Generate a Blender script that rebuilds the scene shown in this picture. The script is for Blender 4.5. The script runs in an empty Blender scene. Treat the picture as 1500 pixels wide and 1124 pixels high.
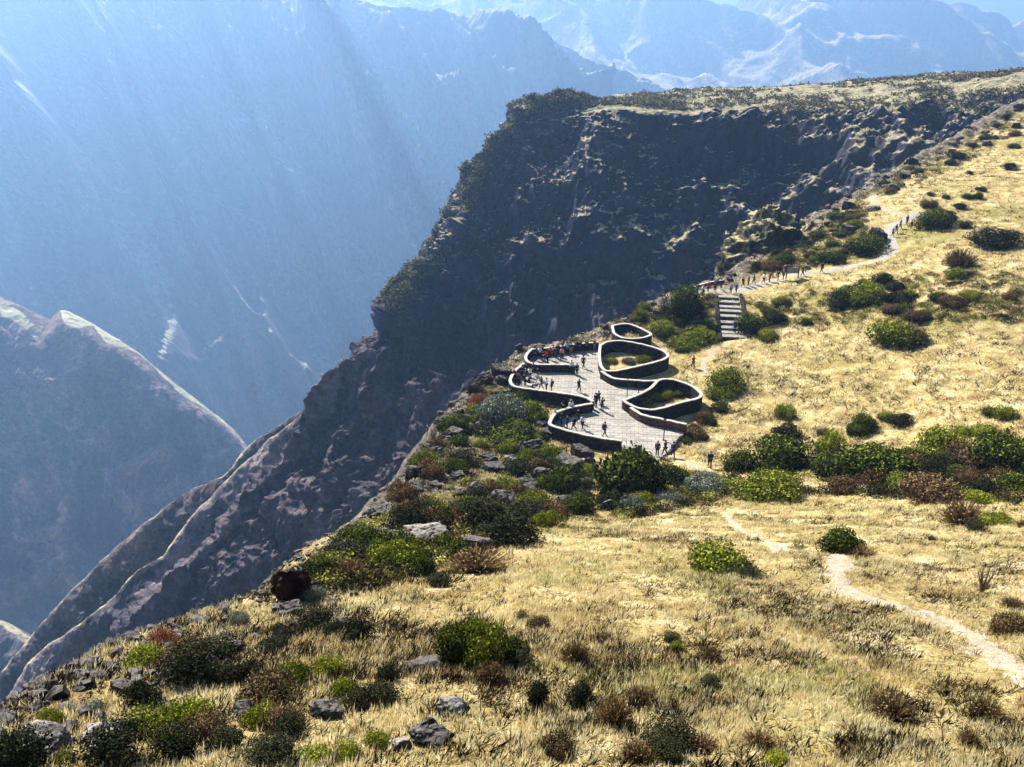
import bpy, math, random
import numpy as np
from math import radians, sin, cos, tan, pi
random.seed(7); RNG = np.random.default_rng(11)
S = bpy.context.scene
ROOT = S.collection

# ------------------------------------------------------------------ camera model
F = 1200.0                       # focal length in photo pixels (photo is 1500 x 1124)
PITCH = radians(21.5)
SUN_AZ = radians(35)             # to the left of straight ahead
SUN_EL = radians(41)
SUNV = np.array([-sin(SUN_AZ)*cos(SUN_EL), cos(SUN_AZ)*cos(SUN_EL), sin(SUN_EL)])

def ray(px, py):
    px = np.asarray(px, float); py = np.asarray(py, float)
    u = (px-750)/F; v = (py-562)/F
    return np.stack([u, cos(PITCH)-v*sin(PITCH), -sin(PITCH)-v*cos(PITCH)], -1)
def P(px, py, t):
    return ray(px, py)*np.asarray(t, float)[..., None]
def onz(px, py, z):
    d = ray(px, py); return d*(z/d[..., 2])[..., None]

# ------------------------------------------------------------------ noise
_perm = np.random.default_rng(3).permutation(256).astype(np.int64); _perm = np.concatenate([_perm, _perm, _perm])
_g = np.random.default_rng(4).normal(size=(256, 3)); _g /= np.linalg.norm(_g, axis=1)[:, None]
def noise3(p):
    i = np.floor(p).astype(np.int64); f = p-i; i &= 255
    w = f*f*f*(f*(f*6-15)+10)
    out = 0
    for dx in (0, 1):
        wx = w[:, 0] if dx else 1-w[:, 0]
        a = _perm[(i[:, 0]+dx) & 255]
        for dy in (0, 1):
            wy = w[:, 1] if dy else 1-w[:, 1]
            b = _perm[a+((i[:, 1]+dy) & 255)]
            for dz in (0, 1):
                wz = w[:, 2] if dz else 1-w[:, 2]
                g = _g[_perm[b+((i[:, 2]+dz) & 255)] & 255]
                d = g[:, 0]*(f[:, 0]-dx)+g[:, 1]*(f[:, 1]-dy)+g[:, 2]*(f[:, 2]-dz)
                out = out+wx*wy*wz*d
    return out*1.6
def fbm(p, oct=5, gain=.5, lac=2.03):
    s = 0; a = 1.0; q = p.copy()
    for k in range(oct):
        s = s+a*noise3(q+k*17.3); a *= gain; q = q*lac
    return s
def ridged(p, oct=5, gain=.5, lac=2.1):
    s = 0; a = 1.0; q = p.copy(); w = 1.0
    for k in range(oct):
        n = 1-np.abs(noise3(q+k*9.7)); n = n*n
        s = s+a*n*w; w = np.clip(n*1.6, 0, 1); a *= gain; q = q*lac
    return s-.9
def sstep(a, b, x):
    t = np.clip((x-a)/(b-a), 0, 1); return t*t*(3-2*t)

# ------------------------------------------------------------------ mesh helpers
def mesh_np(name, co, faces, mats=(), smooth=True):
    """faces: int array (n,3) or (n,4)"""
    co = np.ascontiguousarray(co, np.float32); faces = np.ascontiguousarray(faces, np.int32)
    me = bpy.data.meshes.new(name)
    k = faces.shape[1]
    me.vertices.add(len(co)); me.vertices.foreach_set('co', co.ravel())
    me.loops.add(faces.size); me.loops.foreach_set('vertex_index', faces.ravel())
    me.polygons.add(len(faces)); me.polygons.foreach_set('loop_start', np.arange(0, faces.size, k, dtype=np.int32))
    me.polygons.foreach_set('use_smooth', np.full(len(faces), smooth))
    me.update(calc_edges=True)
    for m in mats: me.materials.append(m)
    return me
def link(name, me, parent=None, **props):
    o = bpy.data.objects.new(name, me); ROOT.objects.link(o)
    if parent is not None: o.parent = parent
    for k, v in props.items(): o[k] = v
    return o
def empty(name, loc, label, category, group=None, rz=0, s=1.0):
    o = bpy.data.objects.new(name, None); ROOT.objects.link(o)
    o.location = loc; o.rotation_euler = (0, 0, rz); o.scale = (s,)*3 if not hasattr(s, '__len__') else s
    o.empty_display_size = .3
    o['label'] = label; o['category'] = category
    if group: o['group'] = group
    return o
def grid_faces(nu, nv):
    i = np.arange(nu-1)[:, None]*nv+np.arange(nv-1)[None, :]
    return np.stack([i, i+1, i+nv+1, i+nv], -1).reshape(-1, 4)
def set_attr(me, name, vals):
    a = me.attributes.new(name, 'FLOAT', 'POINT'); a.data.foreach_set('value', np.ascontiguousarray(vals, np.float32).ravel())

class MB:
    """collects plain python geometry into one mesh"""
    def __init__(s): s.v = []; s.f = []; s.m = []
    def add(s, v, f, m=0):
        b = len(s.v); s.v += [tuple(map(float, p)) for p in v]
        for q in f: s.f.append(tuple(b+i for i in q)); s.m.append(m)
    def box(s, c, d, rz=0, m=0, jit=0, tilt=0):
        c = np.array(c, float); hx, hy, hz = [x/2 for x in d]; vs = []
        for z in (-hz, hz):
            for x, y in ((-hx, -hy), (hx, -hy), (hx, hy), (-hx, hy)):
                x += random.uniform(-jit, jit); y += random.uniform(-jit, jit)
                vs.append((c[0]+x*cos(rz)-y*sin(rz), c[1]+x*sin(rz)+y*cos(rz), c[2]+z+x*tilt+random.uniform(-jit, jit)*.4))
        s.add(vs, [(0, 3, 2, 1), (4, 5, 6, 7), (0, 1, 5, 4), (1, 2, 6, 5), (2, 3, 7, 6), (3, 0, 4, 7)], m)
    def tube(s, pts, rad, n=6, m=0, cap=True):
        pts = [np.array(p, float) for p in pts]
        if not hasattr(rad, '__len__'): rad = [rad]*len(pts)
        rings = []
        for i, p in enumerate(pts):
            d = pts[min(i+1, len(pts)-1)]-pts[max(i-1, 0)]; d /= (np.linalg.norm(d)+1e-9)
            a = np.cross(d, (0, 0, 1) if abs(d[2]) < .9 else (1, 0, 0)); a /= np.linalg.norm(a); b = np.cross(d, a)
            rings.append([p+rad[i]*(a*cos(2*pi*k/n)+b*sin(2*pi*k/n)) for k in range(n)])
        v = [q for r in rings for q in r]; f = []
        for i in range(len(pts)-1):
            for k in range(n):
                f.append((i*n+k, i*n+(k+1) % n, (i+1)*n+(k+1) % n, (i+1)*n+k))
        if cap: f.append(tuple(range(n-1, -1, -1))); f.append(tuple((len(pts)-1)*n+k for k in range(n)))
        s.add(v, f, m)
    def mesh(s, name, mats, smooth=False):
        me = bpy.data.meshes.new(name); me.from_pydata(s.v, [], s.f)
        for m in mats: me.materials.append(m)
        for p, mi in zip(me.polygons, s.m): p.material_index = mi; p.use_smooth = smooth
        me.update(); return me

# ------------------------------------------------------------------ materials
def newmat(name):
    m = bpy.data.materials.new(name); m.use_nodes = True; nt = m.node_tree; nt.nodes.clear(); return m, nt
class N:
    def __init__(s, nt): s.nt = nt
    def n(s, typ, **kw):
        x = s.nt.nodes.new(typ)
        for k, v in kw.items():
            if k.startswith('i_'): 
                key = k[2:]; key = int(key) if key.isdigit() else key
                x.inputs[key].default_value = v
            else: setattr(x, k, v)
        return x
    def l(s, a, b): s.nt.links.new(a, b)
    def noise(s, vec, scale, detail=6, rough=.6, out=0):
        x = s.n('ShaderNodeTexNoise'); x.inputs['Scale'].default_value = scale; x.inputs['Detail'].default_value = detail; x.inputs['Roughness'].default_value = rough
        s.l(vec, x.inputs['Vector']); return x.outputs[out]
    def ramp(s, fac, stops, interp='LINEAR'):
        x = s.n('ShaderNodeValToRGB'); x.color_ramp.interpolation = interp
        els = x.color_ramp.elements
        while len(els) < len(stops): els.new(.5)
        for e, (p, c) in zip(els, stops): e.position = p; e.color = (*c, 1)
        s.l(fac, x.inputs[0]); return x.outputs[0]
    def mix(s, fac, a, b, mode='MIX'):
        x = s.n('ShaderNodeMix', data_type='RGBA', blend_type=mode)
        for sock, val in ((x.inputs[0], fac), (x.inputs[6], a), (x.inputs[7], b)):
            if hasattr(val, 'links'): s.l(val, sock)
            elif hasattr(val, '__len__'): sock.default_value = (*val, 1)
            else: sock.default_value = val
        return x.outputs[2]
    def math(s, op, a, b=0, clamp=False):
        x = s.n('ShaderNodeMath', operation=op, use_clamp=clamp)
        for sock, val in ((x.inputs[0], a), (x.inputs[1], b)):
            if hasattr(val, 'links'): s.l(val, sock)
            else: sock.default_value = val
        return x.outputs[0]
def finish(N_, col, rough=.9, bump=None, bump_dist=.1, bump_str=.6, transl=0, tcol=None, spec=.04):
    nt = N_.nt; out = N_.n('ShaderNodeOutputMaterial'); b = N_.n('ShaderNodeBsdfPrincipled')
    b.inputs['Roughness'].default_value = rough; b.inputs['Specular IOR Level'].default_value = spec
    if hasattr(col, 'links'): N_.l(col, b.inputs['Base Color'])
    else: b.inputs['Base Color'].default_value = (*col, 1)
    if bump is not None:
        bp = N_.n('ShaderNodeBump'); bp.inputs['Strength'].default_value = bump_str; bp.inputs['Distance'].default_value = bump_dist
        N_.l(bump, bp.inputs['Height']); N_.l(bp.outputs[0], b.inputs['Normal'])
    if transl:
        t = N_.n('ShaderNodeBsdfTranslucent'); mx = N_.n('ShaderNodeMixShader'); mx.inputs[0].default_value = transl
        if hasattr(col, 'links'): N_.l(col, t.inputs[0])
        else: t.inputs[0].default_value = (*col, 1)
        N_.l(b.outputs[0], mx.inputs[1]); N_.l(t.outputs[0], mx.inputs[2]); N_.l(mx.outputs[0], out.inputs[0])
    else: N_.l(b.outputs[0], out.inputs[0])
def simple(name, col, var=.25, rough=.9, scale=3.0, bump=.02, transl=0, rand=.0):
    m, nt = newmat(name); q = N(nt); tc = q.n('ShaderNodeTexCoord').outputs['Object']
    nz = q.noise(tc, scale, 5, .65)
    d = [max(0, c*(1-var)) for c in col]; l_ = [min(1, c*(1+var)) for c in col]
    c = q.ramp(nz, [(.3, d), (.7, l_)])
    if rand:
        oi = q.n('ShaderNodeObjectInfo').outputs['Random']
        c = q.mix(1.0, c, q.ramp(oi, [(0, (1-rand,)*3), (1, (1+rand,)*3)]), 'MULTIPLY')
    finish(q, c, rough, nz if bump else None, bump, .6, transl)
    return m

def mat_ground():
    m, nt = newmat('hillside_ground'); q = N(nt); geo = q.n('ShaderNodeNewGeometry'); pos = geo.outputs['Position']
    big = q.noise(pos, .05, 4, .6); mid = q.noise(pos, .45, 5, .65); fine = q.noise(pos, 5.5, 6, .75); vf = q.noise(pos, 17., 3, .7)
    base = q.ramp(mid, [(.32, (.27, .185, .085)), (.46, (.42, .325, .13)), (.58, (.60, .48, .24)), (.72, (.74, .65, .44))])
    green = q.ramp(fine, [(.35, (.16, .16, .03)), (.7, (.42, .37, .10))])
    c = q.mix(q.math('MULTIPLY', q.ramp(big, [(.50, (0, 0, 0)), (.66, (1, 1, 1))]), .6), base, green)
    dots = q.ramp(fine, [(.38, (.12, .08, .05)), (.47, (1, 1, 1))])
    c = q.mix(.85, c, dots, 'MULTIPLY')
    c = q.mix(.5, c, q.ramp(vf, [(.36, (.4, .34, .26)), (.55, (1.12, 1.1, 1.05))]), 'MULTIPLY')
    rk = q.n('ShaderNodeAttribute', attribute_name='rock').outputs['Fac']
    rock = q.ramp(q.noise(pos, .9, 7, .7), [(.33, (.03, .026, .022)), (.5, (.12, .10, .08)), (.66, (.30, .25, .18))])
    c = q.mix(rk, c, rock)
    h = q.math('ADD', q.math('MULTIPLY', fine, .6), q.math('MULTIPLY', vf, .25))
    finish(q, c, .95, h, .35, .9)
    return m
def mat_path(name, a=(.28, .22, .145), b=(.46, .385, .28)):
    m, nt = newmat(name); q = N(nt); pos = q.n('ShaderNodeNewGeometry').outputs['Position']
    f = q.noise(pos, 3.0, 7, .7); c = q.ramp(f, [(.3, a), (.65, b)])
    f2 = q.noise(pos, 9.0, 4, .7); c = q.mix(.55, c, q.ramp(f2, [(.36, (.45, .38, .3)), (.5, (1, 1, 1))]), 'MULTIPLY')
    finish(q, c, .95, f2, .15, .8); return m
def mat_cliff(name, cols, s=1.0, veg=(.14, .13, .05), lit=(.42, .36, .24), bump=6.0, pink=(.26, .17, .13), mauve=False, lit_bench=False, patch=0):
    """rock with pale scree and dry grass on the gentle parts, sunlit tone painted in"""
    m, nt = newmat(name); q = N(nt); geo = q.n('ShaderNodeNewGeometry'); pos = geo.outputs['Position']
    mp = q.n('ShaderNodeMapping'); mp.inputs['Scale'].default_value = (1, 1, .45); q.l(pos, mp.inputs[0])
    a = q.noise(mp.outputs[0], .010*s, 9, .68); b = q.noise(mp.outputs[0], .06*s, 8, .75); d = q.noise(pos, .25*s, 6, .75)
    c = q.ramp(b, [(.34, cols[0]), (.48, cols[1]), (.60, cols[2]), (.74, cols[3])])
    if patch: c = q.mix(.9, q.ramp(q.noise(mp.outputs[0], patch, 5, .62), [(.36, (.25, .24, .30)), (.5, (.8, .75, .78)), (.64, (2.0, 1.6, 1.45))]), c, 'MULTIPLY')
    c = q.mix(q.ramp(a, [(.5, (0, 0, 0)), (.62, (1, 1, 1))]), c, pink)
    c = q.mix(.8, c, q.ramp(d, [(.36, (.25, .24, .25)), (.55, (1, 1, 1)), (.7, (1.5, 1.45, 1.4))]), 'MULTIPLY')
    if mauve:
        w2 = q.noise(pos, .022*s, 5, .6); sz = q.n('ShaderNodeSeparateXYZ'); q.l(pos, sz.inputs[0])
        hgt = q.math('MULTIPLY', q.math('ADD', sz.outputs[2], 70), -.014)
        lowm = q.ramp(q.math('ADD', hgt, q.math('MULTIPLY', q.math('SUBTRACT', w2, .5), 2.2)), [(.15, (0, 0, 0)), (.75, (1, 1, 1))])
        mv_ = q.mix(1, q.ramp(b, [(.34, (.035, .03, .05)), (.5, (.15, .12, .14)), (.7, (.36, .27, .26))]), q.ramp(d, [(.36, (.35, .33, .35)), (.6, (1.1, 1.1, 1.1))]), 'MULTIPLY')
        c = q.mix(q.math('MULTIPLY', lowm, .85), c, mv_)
    sep = q.n('ShaderNodeSeparateXYZ'); q.l(geo.outputs['Normal'], sep.inputs[0])
    up = q.math('ADD', sep.outputs[2], q.math('MULTIPLY', q.math('SUBTRACT', d, .5), .9))
    flat = q.ramp(up, [(.70 if bump < 20 else .5, (0, 0, 0)), (.86 if bump < 20 else .75, (1, 1, 1))])
    tops = q.ramp(q.noise(pos, .35*s, 6, .8), [(.40, veg), (.52, lit), (.75, tuple(min(1, x*1.3) for x in lit))])
    if lit_bench:
        at = q.n('ShaderNodeAttribute', attribute_name='lit_bench').outputs['Fac']  # pale sunlit strip along the crest, put into the colour as dry grass
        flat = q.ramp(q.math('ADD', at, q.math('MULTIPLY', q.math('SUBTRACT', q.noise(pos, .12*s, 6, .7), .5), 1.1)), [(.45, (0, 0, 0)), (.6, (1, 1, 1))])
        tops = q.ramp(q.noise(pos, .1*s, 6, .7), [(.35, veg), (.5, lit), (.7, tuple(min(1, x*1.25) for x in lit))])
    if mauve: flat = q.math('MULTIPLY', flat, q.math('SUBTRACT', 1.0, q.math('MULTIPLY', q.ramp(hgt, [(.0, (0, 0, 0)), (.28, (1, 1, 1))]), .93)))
    c = q.mix(flat, c, tops)
    h = q.math('ADD', q.math('MULTIPLY', b, 1.0), q.math('MULTIPLY', d, .35))
    finish(q, c, .95, h, bump, .9); return m

M = {}
M['ground'] = mat_ground()
M['path'] = mat_path('pale_trail_dirt')
M['paving'] = mat_path('pale_paving_stone', (.26, .23, .19), (.42, .38, .32))
dk = [(.004, .006, .020), (.012, .016, .044), (.034, .040, .082), (.14, .125, .16)]  # navy of the shaded cliff face is put into the rock colours
M['cliff'] = mat_cliff('shade_blue_canyon_rock', dk, 1.0, lit=(.42, .36, .23), bump=6, mauve=True, pink=(.075, .068, .08))
M['spur'] = mat_cliff('canyon_spur_rock', [(.014, .015, .02), (.04, .04, .048), (.09, .083, .085), (.20, .17, .16)], 1.0, lit=(.50, .43, .28), veg=(.2, .18, .09), bump=5, lit_bench=True, patch=.03)
M['pinkrock'] = mat_cliff('mauve_brown_canyon_rock', [(.02, .018, .026), (.10, .078, .08), (.42, .29, .25), (.72, .54, .45)], .42, veg=(.34, .32, .16), lit=(.62, .57, .36), bump=10, pink=(.30, .21, .18), lit_bench=True, patch=.012)
M['wall'] = mat_cliff('far_canyon_wall_rock', [(.04, .04, .05), (.11, .10, .10), (.22, .19, .18), (.48, .42, .38)], .22, lit=(.5, .45, .36), bump=14, patch=.006, pink=(.32, .26, .23))
M['mount'] = mat_cliff('distant_mountain_slopes', [(.12, .11, .10), (.22, .18, .13), (.48, .40, .29), (.66, .57, .42)], .2, veg=(.28, .23, .16), lit=(.60, .50, .35), bump=21)

# ------------------------------------------------------------------ hillside height field
CP = [  # (px, py, t) points on the near hillside read off the photo
 (1100,640,90),(1300,600,92),(1500,560,88),(1100,560,105),(1300,480,112),(1500,420,112),(1150,480,122),(1075,497,122),
 (1065,430,136),(1150,405,139),(1290,380,139),(1312,332,150),(1280,290,168),(1400,380,130),(1480,340,140),(1500,260,172),
 (1400,250,188),(1500,150,245),(1600,300,150),(1600,500,98),(1700,200,200),(1250,292,178),(1040,690,80),(1300,700,71),(1490,700,64),
 (1040,690,80),(1180,705,74),(640,650,80),(690,590,97),(590,720,58),(735,545,108),(1000,432,138),(950,457,132),
 (760,700,70),(880,740,64),(1000,745,60),(1200,752,58),(1450,755,53),(1110,375,155),(1170,335,168),(1600,760,50),(1340,235,205)]
ctrl = [P(*c) for c in CP]
for px, py in [(-100,1124),(0,1124),(0,1050),(375,1124),(750,1124),(1125,1124),(1500,1124),(200,970),(400,870),(620,920),(870,900),(1100,900),(1500,900),
               (600,800),(900,810),(1200,810),(1500,800),(490,800),(1700,1000)]:
    d = ray(px, py); t = 6/(-d[2]-.45*d[1]-.02*d[0]); ctrl.append(d*t)
for a in [(-15,0,-6.3),(15,0,-5.7),(30,10,-9.8),(0,-8,-2.4),(60,30,-16),(90,70,-22)]: ctrl.append(np.array(a, float))
ZD = -38.3            # viewing deck level
for px, py in [(760,520),(800,600),(860,560),(900,510),(900,650),(960,670),(1000,600),(1030,560),(960,520),(900,480),(820,650)]:
    ctrl.append(onz(px, py, ZD-.55))
ctrl = np.array(ctrl); _, ui = np.unique(np.round(ctrl[:, :2], 2), axis=0, return_index=True); ctrl = ctrl[ui]
def _tps(r): return np.where(r > 1e-6, r*r*np.log(r+1e-9), 0)
cx = ctrl[:, :2]/50
A = _tps(np.linalg.norm(cx[:, None]-cx[None], axis=2))+np.eye(len(cx))*.02
Pm = np.hstack([np.ones((len(cx), 1)), cx]); n_ = len(cx)
K = np.zeros((n_+3, n_+3)); K[:n_, :n_] = A; K[:n_, n_:] = Pm; K[n_:, :n_] = Pm.T
W_ = np.linalg.solve(K, np.concatenate([ctrl[:, 2], np.zeros(3)]))
LIP = [(-400,1260,9),(-100,1108,13.5),(0,1052,15.3),(100,1010,17.6),(200,962,20.5),(300,915,23.5),(400,866,27),(480,810,35),(560,745,48),(600,700,61),(640,648,80),(690,588,98),
 (730,540,110),(770,500,119),(850,487,123),(900,475,127),(950,452,133),(1000,428,139),(1060,402,143),(1110,374,156),(1170,335,169),(1250,290,180),
 (1340,233,207),(1420,190,227),(1500,148,248),(1640,100,290),(1900,80,330)]
lip = np.array([P(*c)[:2] for c in LIP])
poly = np.vstack([lip, [[500, 250], [500, -60], [-12, -60]]])
def inside(poly, x, y):
    ins = np.zeros(x.shape, bool); j = len(poly)-1
    for i in range(len(poly)):
        xi, yi = poly[i]; xj, yj = poly[j]
        c = ((yi > y) != (yj > y)) & (x < (xj-xi)*(y-yi)/(yj-yi+1e-12)+xi); ins ^= c; j = i
    return ins
def pdist(pl, x, y):
    d = np.full(x.shape, 1e9)
    for i in range(len(pl)-1):
        a = pl[i]; b = pl[i+1]; ab = b-a
        t = np.clip(((x-a[0])*ab[0]+(y-a[1])*ab[1])/(ab@ab+1e-12), 0, 1)
        d = np.minimum(d, np.hypot(x-a[0]-t*ab[0], y-a[1]-t*ab[1]))
    return d
deck_c = onz(890, 590, ZD)[:2]
def height(x, y, full=False):
    x = np.atleast_1d(np.asarray(x, float)); y = np.atleast_1d(np.asarray(y, float))
    q = np.stack([x, y], -1)/50
    z = Pm_eval = W_[n_]+q@W_[n_+1:]
    for k in range(n_):
        z = z+W_[k]*_tps(np.hypot(q[:, 0]-cx[k, 0], q[:, 1]-cx[k, 1]))
    d = pdist(lip, x, y); ins = inside(poly, x, y); sd = np.where(ins, -d, d)
    p = np.stack([x, y, np.zeros_like(x)], -1)
    r = np.hypot(x, y)
    dn = fbm(p/9, 3)*2.2
    out = np.maximum(sd+dn*np.clip(r/60, .15, 1)+.5, 0)
    wv = 1.5+r*.02
    dep = 1.7*(np.sqrt(out**2+wv**2)-wv)
    near_deck = sstep(22, 13, np.hypot(x-deck_c[0], y-deck_c[1]))
    rk = sstep(9, 1, -sd)*sstep(25, 60, r)
    rk = np.maximum(rk, sstep(1.5, 3.5, sd))
    und = fbm(p/14, 3)*.55*np.clip(r/50, .2, 1)+fbm(p/2.3+5, 3)*.11+ridged(p/4.5, 4)*.5*rk*np.clip(r/80, 1, 2.2)
    z = z+und*(1-near_deck)-dep
    if full: return z, rk, sd
    return z
def hit(px, py, tmin=6, tmax=330):
    d = ray(px, py); t = np.exp(np.linspace(math.log(tmin), math.log(tmax), 420))
    p = d*t[:, None]; h = height(p[:, 0], p[:, 1]); b = np.nonzero(p[:, 2] < h)[0]
    if len(b) == 0: return None
    i = b[0]
    if i == 0: return p[0], t[0]
    lo, hi = t[i-1], t[i]
    tt = np.linspace(lo, hi, 12); p = d*tt[:, None]; h = height(p[:, 0], p[:, 1]); b = np.nonzero(p[:, 2] < h)[0]
    j = b[0] if len(b) else 11
    return np.array([p[j, 0], p[j, 1], h[j]]), tt[j]

_hit = hit
def hit(px, py, *a):
    for k in range(25):
        r_ = _hit(px, py+1.5*k, *a)
        if r_ is not None: return r_
    return None
NA, NR = 760, 640
az = np.linspace(radians(-52), radians(50), NA); rr = np.exp(np.linspace(math.log(3.0), math.log(380), NR))
AZ, RR = np.meshgrid(az, rr, indexing='ij'); gx = (RR*np.sin(AZ)).ravel(); gy = (RR*np.cos(AZ)).ravel()
gz, grk, gsd = height(gx, gy, True)
G = np.stack([gx, gy, gz], -1); gf = grid_faces(NA, NR)
me = mesh_np('hillside', G, gf[:, ::-1], [M['ground']]); set_attr(me, 'rock', grk)
link('hillside', me, kind='structure')
_Z = gz.reshape(NA, NR); _RK = grk.reshape(NA, NR); _SD = gsd.reshape(NA, NR); _slow = height
def height(x, y, full=False):
    x = np.atleast_1d(np.asarray(x, float)); y = np.atleast_1d(np.asarray(y, float))
    fa = (np.arctan2(x, y)-az[0])/(az[1]-az[0]); fr_ = (np.log(np.maximum(np.hypot(x, y), 3.01))-math.log(3.0))/(math.log(380/3.0)/(NR-1))
    fa = np.clip(fa, 0, NA-1.001); fr_ = np.clip(fr_, 0, NR-1.001); i = fa.astype(int); j = fr_.astype(int); u = fa-i; v = fr_-j
    def L(A): return A[i, j]*(1-u)*(1-v)+A[i+1, j]*u*(1-v)+A[i, j+1]*(1-u)*v+A[i+1, j+1]*u*v
    return (L(_Z), L(_RK), L(_SD)) if full else L(_Z)

# trails: strips of the hillside surface, laid 3 cm above it, with ragged edges
def trail(name, pix, w, mat, lift=.03, rag=1.0):
    pts = np.array([hit(a, b)[0][:2] for a, b in pix])
    d = pdist(pts, gx, gy); p = np.stack([gx, gy, gx*0], -1)
    r = np.hypot(gx, gy); we = w*(1+.8*rag*fbm(p*1.7, 5, .7)+.5*rag*noise3(p*.5)); sel = d < we+.02*r
    fsel = sel[gf].all(1)
    f = gf[fsel]
    used = np.unique(f); mp = np.full(len(G), -1); mp[used] = np.arange(len(used))
    co = G[used].copy(); co[:, 2] += np.clip((we-d)[used]*.35/np.clip(w, .5, 2), -.12, lift)
    link(name, mesh_np(name, co, mp[f][:, ::-1], [mat]), kind='structure')
    return pts
TR = []
TR.append((trail('footpath', [(1520,1000),(1440,945),(1380,905),(1300,885),(1240,872),(1225,845),(1232,815)], .50, M['path']), .5))
TR.append((trail('footpath', [(1143,808),(1118,790),(1085,778),(1062,752)], .24, M['path']), .5))
TR.append((trail('footpath', [(985,668),(1030,690),(1100,700),(1190,712),(1290,716),(1330,712)], .6, M['path']), 1.0))
TR.append((trail('footpath', [(1032,548),(1030,532),(1045,515),(1075,500)], .55, M['path']), 1.0))
TR.append((trail('footpath', [(1030,425),(1062,428),(1092,424),(1150,406),(1230,395),(1290,380),(1306,370),(1302,352),(1305,336),(1330,322),(1345,312)], 1.15, M['paving'], .05, .2), 1.8))
TR.append((trail('footpath', [(1330,322),(1300,308),(1282,300),(1276,288)], .7, M['path']), 1.0))

# ------------------------------------------------------------------ lofted rock bodies
def catmull(Pt, n):
    """Pt (k, ..., 3) -> (n, ..., 3)"""
    k = Pt.shape[0]; Pe = np.concatenate([2*Pt[:1]-Pt[1:2], Pt, 2*Pt[-1:]-Pt[-2:-1]])
    s = np.linspace(0, k-1-1e-9, n); i = s.astype(int); f = (s-i).reshape((-1,)+(1,)*(Pt.ndim-1))
    a, b, c, d = Pe[i], Pe[i+1], Pe[i+2], Pe[i+3]
    # tension .35: keeps crests crisp without overshoot
    T = .38; m1 = T*(c-a); m2 = T*(d-b); f2 = f*f; f3 = f2*f
    return (2*f3-3*f2+1)*b+(f3-2*f2+f)*m1+(-2*f3+3*f2)*c+(f3-f2)*m2
def loft(name, cols, nu, nv, disp, mat, smooth=True):
    C = np.array(cols, float)                     # (k, rows, 3)
    Q = catmull(C, nu); Q = np.swapaxes(catmull(np.swapaxes(Q, 0, 1), nv), 0, 1)
    U, V = np.meshgrid(np.linspace(0, 1, nu), np.linspace(0, 1, nv), indexing='ij')
    du = np.gradient(Q, axis=0); dv = np.gradient(Q, axis=1); nrm = np.cross(dv, du)
    nrm /= (np.linalg.norm(nrm, axis=2)[..., None]+1e-9)
    mid = nrm[:, nv//2:].mean((0, 1))
    if mid[1] > 0: nrm = -nrm
    dd = disp(Q.reshape(-1, 3), U.ravel(), V.ravel(), nrm.reshape(-1, 3))
    co = Q.reshape(-1, 3)+dd
    f = grid_faces(nu, nv)
    if mid[1] <= 0: f = f[:, ::-1]
    o = link(name, mesh_np(name, co, f, [mat], smooth), kind='structure')
    return o, co.reshape(nu, nv, 3)

KE = .54
def PE(a, k=KE): return P(a[0], a[1], a[2]*k)
main_cols = [
 [(1760,80,650),(1750,100,600),(1730,190,530),(1720,280,515),(1700,380,505),(1690,520,495)],
 [(1550,99,690),(1540,118,620),(1530,200,560),(1520,290,540),(1510,400,530),(1500,540,515)],
 [(1400,112,730),(1400,132,640),(1385,210,580),(1372,285,560),(1360,400,552),(1350,540,538)],
 [(1250,125,750),(1250,147,650),(1240,215,598),(1230,290,582),(1220,400,573),(1200,540,556)],
 [(1100,133,755),(1100,158,640),(1095,205,610),(1085,290,603),(1075,400,594),(1060,540,576)],
 [(980,137,745),(985,162,628),(980,190,624),(970,280,615),(955,400,604),(930,560,580)],
 [(900,142,710),(905,159,638),(905,190,634),(900,280,624),(885,400,609),(850,580,580)],
 [(850,146,680),(850,157,648),(850,195,641),(845,280,628),(830,400,611),(790,600,575)],
 [(785,160,668),(790,172,652),(800,215,642),(795,300,625),(775,410,606),(730,610,568)],
 [(740,190,662),(747,203,650),(757,250,638),(748,330,621),(722,440,598),(672,650,557)],
 [(704,232,656),(711,248,647),(718,290,635),(702,370,616),(672,480,590),(622,690,546)],
 [(688,275,650),(696,290,641),(702,330,628),(677,400,610),(642,520,580),(582,730,535)],
 [(666,335,640),(675,350,631),(677,385,618),(652,450,600),(612,570,568),(542,770,522)],
 [(634,375,630),(644,390,620),(642,430,606),(617,500,588),(572,620,555),(502,810,510)],
 [(592,428,620),(602,442,610),(602,480,595),(577,550,575),(532,670,542),(462,840,498)],
 [(564,470,610),(574,490,600),(570,530,585),(547,600,565),(502,720,530),(432,870,490)],
 [(540,512,600),(546,528,590),(540,570,575),(510,650,552),(460,770,520),(400,900,480)],
 [(490,543,590),(497,557,580),(490,600,563),(465,680,540),(425,790,510),(370,920,475)],
 [(453,605,575),(460,618,567),(455,655,552),(425,730,530),(385,820,503),(335,930,470)],
 [(427,660,560),(433,672,553),(425,705,540),(395,770,520),(355,845,495),(310,940,467)],
 [(367,725,540),(374,737,533),(370,765,523),(345,815,508),(315,870,490),(285,950,465)],
 [(317,790,520),(324,800,515),(320,822,507),(302,855,496),(283,900,482),(262,960,463)],
 [(247,858,500),(254,866,496),(250,885,490),(245,910,482),(238,940,473),(228,985,460)],
 [(202,910,485),(208,918,481),(207,935,476),(205,955,470),(202,980,463),(197,1020,455)],
 [(160,975,475),(166,983,471),(165,1000,466),(163,1020,460),(160,1045,455),(155,1085,448)]]
cols = []
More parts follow.
